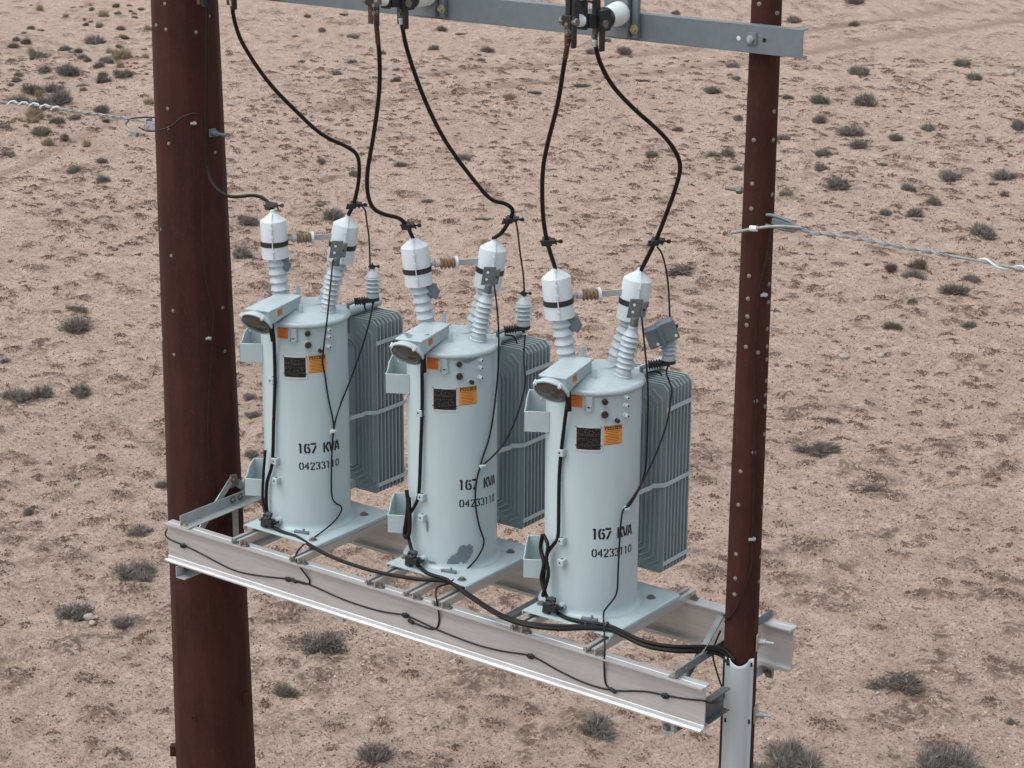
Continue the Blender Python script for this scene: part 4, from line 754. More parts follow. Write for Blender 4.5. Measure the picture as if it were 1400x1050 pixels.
# ------------------------------------------------------------ cables and wires
W = {"c0": {"r": 0.012, "p": [[-3.157, -0.062, 3.816], [-3.164, -0.089, 3.326], [-3.172, -0.123, 2.676], [-3.167, -0.125, 2.462], [-3.081, -0.148, 2.354], [-2.962, -0.123, 2.299], [-2.816, -0.059, 2.317], [-2.739, -0.033, 2.303], [-2.682, -0.03, 2.259], [-2.635, -0.055, 2.183]]}, "c1": {"r": 0.0135, "p": [[-2.427, -0.6, 3.709], [-2.445, -0.56, 3.587], [-2.446, -0.485, 3.429], [-2.404, -0.319, 3.184], [-2.343, -0.147, 2.988], [-2.265, 0.05, 2.787], [-2.19, 0.222, 2.685], [-2.159, 0.297, 2.602], [-2.195, 0.335, 2.419], [-2.257, 0.349, 2.255], [-2.31, 0.347, 2.166]]}, "c2": {"r": 0.0135, "p": [[-1.021, -0.85, 3.749], [-1.097, -0.732, 3.503], [-1.187, -0.635, 3.26], [-1.321, -0.539, 2.959], [-1.416, -0.48, 2.753], [-1.47, -0.426, 2.596], [-1.485, -0.361, 2.473], [-1.464, -0.272, 2.412], [-1.435, -0.16, 2.372], [-1.421, -0.096, 2.313], [-1.421, -0.052, 2.247], [-1.42, -0.023, 2.202]]}, "c3": {"r": 0.0135, "p": [[-1.032, -0.6, 3.712], [-1.061, -0.511, 3.524], [-1.076, -0.333, 3.208], [-1.06, -0.136, 2.905], [-1.007, 0.096, 2.62], [-0.97, 0.219, 2.489], [-0.936, 0.315, 2.452], [-0.915, 0.375, 2.401], [-0.946, 0.386, 2.331], [-1.015, 0.391, 2.232], [-1.084, 0.387, 2.183]]}, "c4": {"r": 0.0135, "p": [[0.364, -0.85, 3.758], [0.271, -0.763, 3.576], [0.169, -0.665, 3.366], [0.025, -0.559, 3.1], [-0.068, -0.478, 2.901], [-0.159, -0.346, 2.622], [-0.204, -0.235, 2.414], [-0.227, -0.106, 2.204]]}, "c5": {"r": 0.0135, "p": [[0.375, -0.6, 3.71], [0.362, -0.533, 3.598], [0.372, -0.409, 3.445], [0.412, -0.235, 3.29], [0.461, -0.054, 3.148], [0.491, 0.073, 3.023], [0.494, 0.149, 2.905], [0.44, 0.192, 2.762], [0.344, 0.238, 2.564], [0.251, 0.276, 2.383], [0.12, 0.313, 2.159]]}, "t1": {"r": 0.006, "p": [[-2.241, 0.385, 2.256], [-2.202, 0.407, 2.221], [-2.19, 0.407, 2.151], [-2.166, 0.406, 2.0], [-2.15, 0.39, 1.786]]}, "t2": {"r": 0.006, "p": [[-0.982, 0.45, 2.329], [-0.952, 0.467, 2.291], [-0.922, 0.468, 2.098], [-0.893, 0.471, 1.928], [-0.88, 0.463, 1.762]]}, "t3": {"r": 0.006, "p": [[0.207, 0.364, 2.326], [0.232, 0.377, 2.29], [0.261, 0.386, 2.199], [0.286, 0.388, 2.062], [0.31, 0.378, 1.845]]}, "g1": {"r": 0.006, "p": [[-2.211, 0.072, 1.924], [-2.082, -0.138, 1.61], [-2.158, -0.114, 1.282], [-2.157, -0.097, 1.173], [-2.146, -0.077, 0.986], [-2.135, -0.048, 0.833], [-2.133, -0.045, 0.752], [-2.136, -0.062, 0.628], [-2.136, -0.079, 0.32], [-2.128, -0.06, 0.229], [-2.118, -0.003, 0.182], [-2.117, -0.005, 0.139], [-2.13, -0.078, 0.076], [-2.119, -0.268, 0.04], [-2.138, -0.339, 0.02], [-2.085, -0.504, 0.005], [-2.033, -0.57, -0.015], [-1.997, -0.56, -0.079], [-1.94, -0.545, -0.15], [-1.966, -0.54, -0.191], [-2.086, -0.54, -0.194]]}, "g2": {"r": 0.006, "p": [[-0.911, 0.166, 1.963], [-0.862, 0.141, 1.78], [-0.874, 0.174, 1.548], [-0.88, 0.167, 1.298], [-0.88, 0.096, 0.961], [-0.884, 0.014, 0.805], [-0.888, -0.005, 0.748], [-0.898, -0.039, 0.638], [-0.898, -0.047, 0.485], [-0.884, -0.018, 0.313], [-0.873, 0.016, 0.201], [-0.892, -0.048, 0.096], [-0.943, -0.133, 0.017], [-0.871, -0.367, 0.04], [-0.867, -0.496, 0.054], [-0.82, -0.57, 0.029], [-0.813, -0.55, -0.094], [-0.828, -0.54, -0.195], [-0.895, -0.54, -0.234], [-1.055, -0.54, -0.224]]}, "g3": {"r": 0.006, "p": [[0.284, 0.086, 1.963], [0.316, 0.109, 1.634], [0.286, 0.182, 1.42], [0.288, 0.183, 1.13], [0.277, 0.177, 0.884], [0.318, -0.04, 0.762], [0.306, -0.104, 0.744], [0.303, -0.127, 0.614], [0.306, -0.147, 0.35], [0.306, -0.159, 0.195], [0.272, -0.22, 0.112], [0.262, -0.237, 0.06], [0.505, -0.58, 0.06], [0.483, -0.55, -0.104], [0.49, -0.54, -0.229], [0.545, -0.54, -0.258]]}, "e1": {"r": 0.006, "p": [[-2.132, 0.404, 1.587], [-2.12, 0.339, 1.445], [-2.118, 0.254, 1.28], [-2.13, 0.13, 1.059], [-2.146, 0.019, 0.871], [-2.139, -0.039, 0.75]]}, "e2": {"r": 0.006, "p": [[-0.875, 0.467, 1.54], [-0.844, 0.41, 1.397], [-0.794, 0.36, 1.241], [-0.785, 0.267, 1.062], [-0.806, 0.151, 0.885], [-0.862, 0.041, 0.776], [-0.891, -0.0, 0.746]]}, "e3": {"r": 0.006, "p": [[0.308, 0.377, 1.573], [0.309, 0.353, 1.526], [0.357, 0.342, 1.441], [0.372, 0.313, 1.364], [0.386, 0.247, 1.22], [0.373, 0.139, 1.038], [0.343, 0.025, 0.87], [0.303, -0.075, 0.744]]}, "k1": {"r": 0.006, "p": [[-2.229, 0.307, 1.602], [-2.19, 0.354, 1.578], [-2.185, 0.377, 1.51]]}, "k2": {"r": 0.006, "p": [[-0.972, 0.37, 1.545], [-0.933, 0.419, 1.531], [-0.923, 0.444, 1.476]]}, "k3": {"r": 0.006, "p": [[0.209, 0.279, 1.525], [0.252, 0.334, 1.532], [0.271, 0.362, 1.502]]}, "bond": {"r": 0.006, "p": [[-3.31, -0.504, -0.075], [-3.315, -0.522, -0.104], [-3.317, -0.544, -0.142], [-3.287, -0.54, -0.176], [-3.134, -0.54, -0.189], [-2.969, -0.54, -0.211], [-2.652, -0.54, -0.26], [-2.373, -0.54, -0.234], [-2.126, -0.54, -0.194], [-1.932, -0.54, -0.188], [-1.638, -0.54, -0.219], [-1.318, -0.54, -0.22], [-1.092, -0.54, -0.192], [-0.822, -0.54, -0.224], [-0.522, -0.54, -0.241], [-0.287, -0.54, -0.227], [-0.074, -0.54, -0.198], [0.114, -0.54, -0.237], [0.337, -0.54, -0.268], [0.545, -0.54, -0.258], [0.769, -0.54, -0.198], [0.926, -0.54, -0.181], [1.082, -0.54, -0.16], [1.2, -0.55, -0.131], [1.213, -0.503, -0.16], [1.216, -0.423, -0.186], [1.092, -0.157, -0.321]], "clips": [[-3.139, -0.535, -0.192], [-2.131, -0.535, -0.196], [-1.096, -0.535, -0.19], [-0.077, -0.535, -0.201], [0.928, -0.535, -0.183]], "taps": [[-2.081, -0.545, -0.191], [-1.051, -0.545, -0.221], [0.548, -0.545, -0.255]]}, "bond2": {"r": 0.006, "p": [[1.086, -0.155, -0.323], [1.106, -0.149, -0.275], [1.031, -0.1, -0.191], [0.99, -0.1, -0.079], [0.988, -0.093, -0.008], [1.014, -0.064, 0.101]]}, "s1": {"r": 0.012, "p": [[-2.375, -0.361, 1.466], [-2.428, -0.301, 1.35], [-2.435, -0.296, 1.118], [-2.457, -0.3, 0.797], [-2.472, -0.301, 0.57], [-2.49, -0.3, 0.469], [-2.548, -0.288, 0.344], [-2.566, -0.283, 0.175], [-2.561, -0.263, 0.06], [-2.449, -0.341, 0.05]]}, "s2": {"r": 0.012, "p": [[-1.132, -0.307, 1.526], [-1.186, -0.241, 1.391], [-1.192, -0.236, 1.138], [-1.205, -0.24, 0.833], [-1.218, -0.243, 0.564], [-1.253, -0.239, 0.462], [-1.329, -0.216, 0.359], [-1.34, -0.221, 0.253], [-1.274, -0.257, 0.138], [-1.21, -0.274, 0.06]]}, "s3": {"r": 0.012, "p": [[0.068, -0.385, 1.484], [0.002, -0.325, 1.281], [-0.032, -0.318, 1.008], [-0.029, -0.327, 0.769], [-0.026, -0.334, 0.561], [-0.061, -0.331, 0.497], [-0.128, -0.315, 0.396], [-0.135, -0.334, 0.201], [-0.087, -0.345, 0.116], [-0.023, -0.337, 0.05]]}, "l1": {"r": 0.01, "p": [[-2.552, -0.289, 0.582], [-2.581, -0.288, 0.391], [-2.584, -0.3, 0.203], [-2.529, -0.327, 0.114], [-2.449, -0.356, 0.06]]}, "l2": {"r": 0.014, "p": [[-1.342, -0.222, 0.541], [-1.316, -0.239, 0.448], [-1.337, -0.239, 0.312], [-1.352, -0.237, 0.229], [-1.321, -0.252, 0.215], [-1.289, -0.259, 0.277], [-1.298, -0.247, 0.402], [-1.313, -0.234, 0.499]]}, "l3a": {"r": 0.013, "p": [[-0.149, -0.328, 0.539], [-0.168, -0.324, 0.44], [-0.119, -0.351, 0.36], [-0.143, -0.347, 0.253], [-0.107, -0.365, 0.188]]}, "l3b": {"r": 0.012, "p": [[-0.153, -0.315, 0.535], [-0.099, -0.341, 0.486], [-0.106, -0.347, 0.387], [-0.077, -0.361, 0.3], [-0.121, -0.36, 0.138]]}, "m1": {"r": 0.013, "p": [[-2.449, -0.341, 0.05], [-2.343, -0.351, 0.04], [-2.227, -0.345, 0.033], [-2.055, -0.394, 0.025], [-1.795, -0.464, 0.025], [-1.484, -0.487, 0.025], [-1.253, -0.461, 0.027], [-1.049, -0.406, 0.029], [-0.909, -0.335, 0.03], [-0.671, -0.423, 0.033], [-0.331, -0.561, 0.037], [-0.109, -0.588, 0.04], [0.091, -0.513, 0.042], [0.239, -0.406, 0.044], [0.356, -0.335, 0.045], [0.48, -0.356, 0.042], [0.666, -0.392, 0.036], [0.842, -0.336, 0.03], [0.992, -0.195, 0.02], [1.068, -0.13, -0.002], [1.135, -0.125, -0.054]]}, "m2": {"r": 0.013, "p": [[-1.21, -0.275, 0.05], [-1.076, -0.334, 0.045], [-0.975, -0.344, 0.048], [-0.883, -0.359, 0.05], [-0.628, -0.471, 0.045], [-0.287, -0.611, 0.051], [-0.066, -0.64, 0.055], [0.131, -0.57, 0.053], [0.267, -0.447, 0.051], [0.388, -0.366, 0.05], [0.51, -0.385, 0.045], [0.693, -0.418, 0.038], [0.863, -0.36, 0.03], [0.995, -0.2, 0.003], [1.059, -0.13, -0.025], [1.131, -0.135, -0.066]]}, "m3": {"r": 0.013, "p": [[-0.016, -0.346, 0.045], [0.08, -0.379, 0.047], [0.215, -0.371, 0.05], [0.368, -0.354, 0.065], [0.485, -0.364, 0.06], [0.669, -0.397, 0.054], [0.842, -0.337, 0.045], [0.991, -0.195, 0.034], [1.077, -0.12, 0.011], [1.153, -0.122, -0.036]]}, "pl": {"r": 0.005, "p": [[-3.197, -0.105, 2.671], [-3.212, -0.125, 2.415], [-3.22, -0.147, 2.002], [-3.214, -0.142, 1.686], [-3.192, -0.103, 1.441], [-3.194, -0.109, 1.307], [-3.204, -0.135, 1.041], [-3.217, -0.162, 0.716], [-3.221, -0.172, 0.441], [-3.208, -0.156, 0.159], [-3.199, -0.144, -0.012], [-3.202, -0.149, -0.296]]}, "pl2": {"r": 0.006, "p": [[-3.958, 0.0, 2.649], [-3.747, -0.133, 2.667], [-3.521, -0.266, 2.713], [-3.377, -0.265, 2.755], [-3.289, -0.223, 2.83], [-3.232, -0.166, 2.853], [-3.207, -0.128, 2.825], [-3.202, -0.117, 2.748]]}, "pr": {"r": 0.005, "p": [[1.228, -0.04, 2.696], [1.224, -0.052, 2.525], [1.204, -0.079, 2.353], [1.196, -0.087, 2.288], [1.192, -0.091, 2.112], [1.191, -0.093, 1.845], [1.206, -0.081, 1.575], [1.205, -0.082, 1.393], [1.212, -0.075, 1.023], [1.213, -0.075, 0.771], [1.215, -0.073, 0.6], [1.197, -0.092, 0.459], [1.141, -0.116, 0.285], [1.064, -0.102, 0.187]]}, "gr": {"r": 0.006, "p": [[1.276, -0.05, 2.713], [1.505, -0.05, 2.682], [1.691, -0.05, 2.692], [2.142, -0.05, 2.684], [2.532, -0.05, 2.674], [2.785, -0.05, 2.665], [3.273, -0.05, 2.631]]}, "gl": {"r": 0.006, "p": [[-3.837, 0.0, 2.694], [-4.029, 0.0, 2.699], [-4.639, 0.0, 2.689], [-5.034, 0.0, 2.689], [-5.442, 0.0, 2.673], [-6.474, 0.0, 2.625]]}, "grtail": {"r": 0.0055, "p": [[1.444, -0.07, 2.707], [1.307, -0.12, 2.705], [1.182, -0.15, 2.676], [1.083, -0.16, 2.646], [1.044, -0.16, 2.636]]}}
def cable(name, keys, M, label, cat, group=None, n=10, parts=None):
    b = MB()
    for k in keys: b.tube(W[k]['p'], W[k]['r'], n, 6)
    o = b.build(name, M, None, smooth=60); tag(o, label, cat, group)
    return o
def ferrule(par, p, d, r, ln, M, name): 
    p = Vector(p); d = Vector(d).normalized(); return MB().cyl(p, p + d * ln, r, n=12).build(name, M, par)
def line_clamp(par, p, along, ring=True):
    """bolted tap clamp on a jumper"""
    p = Vector(p); a = Vector(along).normalized(); s = Vector((CR.x, CR.y, 0)).normalized(); n = a.cross(s).normalized()
    b = MB(); b.boxv(p, a * .022, s * .026, n * .022); b.boxv(p + s * .03 + a * .004, a * .014, s * .022, n * .016); b.cyl(p - s * .045 , p + s * .072, .0075, n=8); b.boxv(p - s * .02 - a * .02, a * .012, s * .02, n * .014)
    if ring: b.lathe(p + s * .082 - n * .004, n, [(.015, 0), (.015, .008)], 12); b.cyl(p + s * .05 + a * .02, p + s * .05 - a * .03, .006, n=8)
    return b.build('tap_clamp', M_DARKM, par, bevel=.002)
def near(k, i): return Vector(W[k]['p'][i])
CL = [('c0', 'black jumper cable down the thick pole to the left cover', 8, 9), ('c1', 'black jumper cable to the right cover of the left transformer', 9, 10),
      ('c2', 'black jumper cable to the left cover of the middle transformer', 9, 10), ('c3', 'black jumper cable to the right cover of the middle transformer', 8, 9),
      ('c4', 'black jumper cable to the left cover of the right transformer', 6, 7), ('c5', 'black jumper cable to the right cover of the right transformer', 9, 10)]
for k, lb, i0, i1 in CL:
    o = cable('jumper_cable', [k], M_RUBBER, lb, 'cable', 'black jumper cables between crossarm and transformer covers', 12)
    p = near(k, i0); q_ = near(k, min(i1, len(W[k]['p']) - 1)); line_clamp(o, p, p - q_)
    d = near(k, 0) - near(k, 1)
    if k != 'c0':
        ferrule(o, near(k, 0) - d.normalized() * .01, d, .015, .035, M_WHITE if k in ('c1', 'c3', 'c5') else M_COPPER, 'ferrule')
        b = MB(); b.bar(near(k, 0), near(k, 0) + Vector((0, 0, .11)), .028, .010, (0, 1, 0))
        lg = b.build('lug', M_COPPER, o, bevel=.002)
        for dz in (.045, .09): MB().hexbolt(near(k, 0) + Vector((0, -.005, dz)), (0, -1, 0), .013, .016).build('bolt', M_BOLT, lg)
        if k in ('c2', 'c4'):
            b = MB(); b.tube([near(k, 0), near(k, 0) * .75 + near(k, 1) * .25, near(k, 0) * .4 + near(k, 1) * .6], .0155, 10, 4); b.build('weathered_sleeve', M_COPPER, o)
for i, nm in ((1, 'left'), (2, 'middle'), (3, 'right')):
    cable('tap_wire', ['t%d' % i], M_BWIRE, 'thin black tap wire down to the arrester of the %s transformer' % nm, 'wire', 'thin tap wires to the arresters', 8)
    cable('ground_lead', ['g%d' % i], M_BWIRE, 'thin dark ground lead down the tank front of the %s transformer' % nm, 'wire', 'thin ground leads on the tanks', 8)
    cable('arrester_lead', ['e%d' % i, 'k%d' % i], M_BWIRE, 'thin dark lead from the arrester to the %s tank clip' % nm, 'wire', 'thin leads from the arresters', 8)
    cable('secondary_cable', ['s%d' % i] + {1: ['l1'], 2: ['l2'], 3: ['l3a', 'l3b']}[i], M_RUBBER, 'black cable down the left side of the %s transformer tank' % nm, 'cable', 'black cables down the tank sides', 12)
o = cable('cable_bundle', ['m1', 'm2', 'm3'], M_RUBBER, 'thick black cable bundle draped along the transformer feet into the grey guard', 'cable', None, 12)
b = MB()
for k, i in (('m1', 8), ('m1', 13), ('m1', 15), ('m3', 3)):
    p = near(k, i); d = (near(k, i) - near(k, i - 1)).normalized(); b.cyl(p - d * .006, p + d * .006, .024, n=12)
b.build('cable_tie', M_TAPE, o)
o = cable('bond_wire', ['bond', 'bond2'], M_BWIRE, 'thin dark bonding wire clipped along the front beam', 'wire', None, 8)
for p in W['bond']['clips']:
    p = Vector(p); b = MB(); b.cyl(p + Vector((0, .004, 0)), p + Vector((0, -.018, 0)), .020, .017, 12); b.boxv(p + Vector((0, -.014, .004)), (.024, 0, 0), (0, .008, 0), (0, 0, .012)); b.cyl(p + Vector((0, -.018, 0)), p + Vector((0, -.034, 0)), .009, n=6); b.build('beam_clip', M_DARKM, o, bevel=.002)
for p in W['bond']['taps']:
    p = Vector(p); MB().boxv(p, (.022, 0, -.006), (0, .011, 0), (0, 0, .010)).build('tap_connector', M_DARKM, o, bevel=.003)
cable('pole_ground_wire', ['pl'], M_BWIRE, 'thin ground wire running down the thick pole face', 'wire', None, 6)
cable('pole_bond_wire', ['pl2'], M_BWIRE, 'short dark wire curving across the thick pole to the guy hardware', 'wire', None, 8)
cable('pole_ground_wire', ['pr'], M_BWIRE, 'thin ground wire running down the slim pole face', 'wire', None, 6)
def clip_on_pole(t, kind, az, z, M=M_GALVL):
    r = pole_r(kind, z) * .985; n = pol(1, az, 0); s = Vector((-n.y, n.x, 0)); o = n * r + Vector((0, 0, z - GZ)); b = MB(); b.cyl(o, o + n * .02, .013, n=8); b.cyl(o + n * .016 - s * .028, o + n * .016 + s * .012, .010, n=8); b.build('wire_clip', M, t)
clip_on_pole(left_pole, 'L', -37, 2.78); clip_on_pole(left_pole, 'L', -28, 1.24); clip_on_pole(right_pole, 'R', -28, 2.27); clip_on_pole(right_pole, 'R', -35, .755)

# stranded line wires anchored to the poles with preformed grips
def grip_wire(key, name, label, at, hw, sgn):
    t = thing(name, label, 'wire', at); P = [Vector(p) - Vector(at) for p in W[key]['p']]
    L_ = [0]
    for a, c in zip(P[:-1], P[1:]): L_.append(L_[-1] + (c - a).length)
    def pt(s):
        for i in range(len(P) - 1):
            if s <= L_[i + 1]: return P[i].lerp(P[i + 1], (s - L_[i]) / (L_[i + 1] - L_[i]))
        return P[-1]
    def helix(b, s0, s1, rad, r, ph, pitch):
        pts = []; n = max(4, int((s1 - s0) / .025))
        for k in range(n + 1):
            s = s0 + (s1 - s0) * k / n; th = ph + 2 * math.pi * s / pitch; pts.append(pt(s) + Vector((0, math.cos(th), math.sin(th))) * rad)
        b.tube(pts, r, 6, 1)
    b = MB()
    for k in range(3): helix(b, .0, L_[-1], .0042, .0040, k * 2.094, .16)
    b.build('strand', M_STRAND, t, smooth=60)
    b = MB()
    for k in range(2): helix(b, .12, 1.05, .0110, .0042, k * 3.14 + 1, .17)
    b.build('preformed_grip', M_STRAND, t, smooth=60)
    b = MB(); helix(b, hw[0], hw[1], .017, .0065, .6, hw[2]); b.build('spiral_tail', M_WHITE, t, smooth=60)
    return t
gr = grip_wire('gr', 'guy_wire', 'twisted steel wire running off right from the slim pole', W['gr']['p'][0], (1.22, 1.80, .21), 1)
cl = Vector((-.005, 0, -.005)); b = MB(); b.tube([(-.07, .0, .030), (-.02, 0, .034), (.10, -.0, .010), (.12, 0, -.015), (.09, 0, -.04), (-.02, 0, -.034), (-.07, 0, -.03)], .010, 8, 4); b.boxv((.035, .0, -.005), (.06, 0, -.008), (0, .014, 0), (.002, 0, .017)); b.build('clevis', M_GALV, gr, bevel=.002)
b = MB(); b.prism([(0, .012), (.08, .010), (.10, -.012), (.055, -.042), (.02, -.022)], (.06, -.012, -.006), (1, 0, 0), (0, 0, 1), (0, 1, 0), .012); b.build('thimble', M_GALV, gr, bevel=.003)
b = MB(); b.tube([Vector(p) - gr.location for p in W['grtail']['p']], .0095, 8, 4); b.build('wire_tail', M_STRAND, gr, smooth=60)
pp = Vector(W['grtail']['p'][2]) - gr.location; b = MB(); b.cyl(pp - Vector((.022, 0, 0)), pp + Vector((.022, .004, .004)), .017, n=14); b.build('sleeve', M_WHITE, gr)
gl = grip_wire('gl', 'guy_wire', 'twisted steel wire running off left from the thick pole', W['gl']['p'][0], (.95, 1.5, .12), -1)
b = MB(); b.boxv((.05, 0, -.01), (.045, 0, 0), (0, .006, 0), (0, 0, .03)); b.boxv((.05, -.04, -.01), (.045, 0, 0), (0, .005, 0), (0, 0, .03)); b.boxv((.0, -.02, -.01), (.008, 0, 0), (0, .03, 0), (0, 0, .045)); b.cyl((.02, -.05, -.01), (.02, .02, -.01), .012, n=10); b.cyl((.05, -.02, -.01), (.16, -.02, -.01), .016, n=10); b.build('clevis', M_GALVL, gl, bevel=.002)
b = MB(); b.tube([(-.22, -.01, -.005), (-.24, -.02, -.03), (-.225, -.03, -.055), (-.18, -.035, -.075), (-.14, -.035, -.085)], .010, 8, 4); b.boxv((-.13, -.035, -.088), (.028, 0, -.005), (0, .014, 0), (0, 0, .016)); b.build('dead_end_loop', M_STRAND, gl, smooth=60)
b = MB(); b.tube([(-.20, 0, .01), (-.05, 0, .035), (.10, .0, .05), (.2, .05, .05)], .006, 6, 4); b.build('tie_wire', M_BWIRE, gl)

# grey U shaped guard strapped on the slim pole for the cables
gd = thing('cable_guard', 'grey U shaped cable guard fixed to the slim pole, black cables entering', 'cable guard', (POLE_RX, 0, GZ))
n = pol(1, -62, 0); s = Vector((-n.y, n.x, 0)); zt = -.03 - GZ; prof = []
for k in range(21):
    x = -.088 + .176 * k / 20; u = abs(x); d_ = .112 if u > .062 else .112 + .050 * math.sqrt(max(0, 1 - (u / .062) ** 2)) ** .9
    prof.append((x, d_))
V = []; F = []; hs2 = [-.3, 1.5, 3.0, 4.5, zt - .12, zt - .05, 0]
for hI, h in enumerate(hs2):
    for (x, d_) in prof:
        hh = h if hI < len(hs2) - 1 else zt - .030 * math.cos(x / .088 * math.pi * .5) ** 2 + (.006 if abs(x) > .06 else 0)
        V.append(n * d_ + s * x + Vector((0, 0, hh)))
m_ = len(prof)
for i in range(len(hs2) - 1):
    for k in range(m_ - 1): F.append((i * m_ + k, i * m_ + k + 1, (i + 1) * m_ + k + 1, (i + 1) * m_ + k))
o = MB().add(V, F).build('guard_channel', M_PVC, gd, smooth=50); sm = o.modifiers.new('thickness', 'SOLIDIFY'); sm.thickness = .004
for z in (zt - .035, zt - .42, zt - .85):
    for sg in (-1, 1):
        q_ = n * .1145 + s * (sg * .073) + Vector((0, 0, z)); MB().boxv(q_, s * .006, n * .0012, (0, 0, .014)).build('fixing_slot', M_BLACK, gd)
MB().box(0, .05, -.09, .09, 3.0, 3.03).build('band', M_GALV, gd)

# ------------------------------------------------------------ shrubs
def leaf_mat(name, c1, c2, c3):
    M = bpy.data.materials.new(name); M.use_nodes = True; t = M.node_tree; N = t.nodes; L = t.links; b = N['Principled BSDF']; b.inputs['Roughness'].default_value = .85; b.inputs['Specular IOR Level'].default_value = .2
    a = N.new('ShaderNodeAttribute'); a.attribute_name = 'tint'; r = N.new('ShaderNodeValToRGB'); e = r.color_ramp.elements
    e[0].color = (*c1, 1); e[1].color = (*c3, 1); x = e.new(.55); x.color = (*c2, 1); L.new(a.outputs['Fac'], r.inputs[0]); L.new(r.outputs[0], b.inputs['Base Color']); return M
M_GREY = leaf_mat('grey_sage', (.10, .094, .086), (.20, .188, .17), (.36, .335, .295))
M_MIX = leaf_mat('olive_sage', (.078, .073, .060), (.155, .142, .110), (.32, .285, .205))
M_YEL = leaf_mat('dry_grass', (.20, .165, .11), (.35, .29, .19), (.50, .42, .29))
M_DEAD = leaf_mat('dead_twigs', (.075, .066, .060), (.135, .115, .10), (.30, .27, .24))
def shrub_mesh(kind, seed, detail):
    """unit dome, radius .5: fine twigs in several clumps, uneven outline, gaps between them"""
    rg = random.Random(seed); V = []; F = []; T_ = []
    flat = {'g': .62, 'm': .62, 'y': .78, 'd': .30}[kind]; nclump = {'g': 7, 'm': 6, 'y': 4, 'd': 10}[kind]; nb = int({'g': 950, 'm': 850, 'y': 650, 'd': 650}[kind] * detail)
    cl_ = [(rg.gauss(0, .20), rg.gauss(0, .17), rg.uniform(.55, 1.1)) for _ in range(nclump)]
    for i in range(nb):
        cx, cy, ch = cl_[rg.randrange(nclump)]; az = rg.uniform(0, 2 * math.pi); el = math.asin(rg.uniform(.05, 1) ** .8) if kind != 'd' else rg.uniform(.05, .8)
        ln = rg.uniform(.55, 1.08) * (.34 if kind != 'y' else .42) * ch; w_ = rg.uniform(.004, .009) / max(.6, detail) ** .5
        d = Vector((math.cos(az) * math.cos(el), math.sin(az) * math.cos(el), math.sin(el))); root = Vector((cx + rg.gauss(0, .045), cy + rg.gauss(0, .045), rg.uniform(-.02, .06)))
        st = rg.uniform(0, .55) if kind != 'y' else 0
        p0 = root + d * (ln * st) ; mid = root + d * (ln * (st + (1 - st) * .6)) + Vector((rg.gauss(0, .02), rg.gauss(0, .02), rg.gauss(0, .015))); p2 = root + d * ln + Vector((rg.gauss(0, .035), rg.gauss(0, .035), rg.gauss(.01, .025)))
        f = flat / .62
        for p in (p0, mid, p2): p.z *= f
        sd_ = d.cross(Vector((rg.gauss(0, 1), rg.gauss(0, 1), rg.gauss(0, 1)))).normalized() * w_; k = len(V)
        V += [p0 - sd_, p0 + sd_, mid + sd_ * .9, mid - sd_ * .9, p2]; F += [(k, k + 1, k + 2, k + 3), (k + 3, k + 2, k + 4)]; T_ += [min(1, max(0, rg.gauss(.42, .22)))] * 5
        if rg.random() < .55:         # side twig
            q_ = mid + Vector((rg.gauss(0, .07), rg.gauss(0, .07), rg.gauss(.03, .04))); k = len(V); V += [mid - sd_ * .8, mid + sd_ * .8, q_]; F += [(k, k + 1, k + 2)]; T_ += [T_[-1]] * 3
        if rg.random() < .05 and kind in 'gd':    # bare pale twig sticking out
            q_ = root + d * ln * rg.uniform(1.1, 1.45); q_.z *= f; k = len(V); V += [root - sd_ * .5, root + sd_ * .5, q_]; F += [(k, k + 1, k + 2)]; T_ += [.98] * 3
    me = bpy.data.meshes.new('shrub_' + kind); me.from_pydata([tuple(v) for v in V], [], F); a = me.attributes.new('tint', 'FLOAT', 'POINT'); a.data.foreach_set('value', np.array(T_, np.float32))
    me.materials.append({'g': M_GREY, 'm': M_MIX, 'y': M_YEL, 'd': M_DEAD}[kind]); return me
SM = {k: ([shrub_mesh(k, 100 + i, 1.0) for i in range(4)], [shrub_mesh(k, 200 + i, 1.9) for i in range(3)]) for k in 'gmyd'}
KN = {'g': ('desert_shrub', 'grey twiggy shrub'), 'm': ('desert_shrub', 'olive grey shrub'), 'y': ('grass_tuft', 'straw yellow grass tuft'), 'd': ('dead_shrub', 'flat dead brown shrub')}
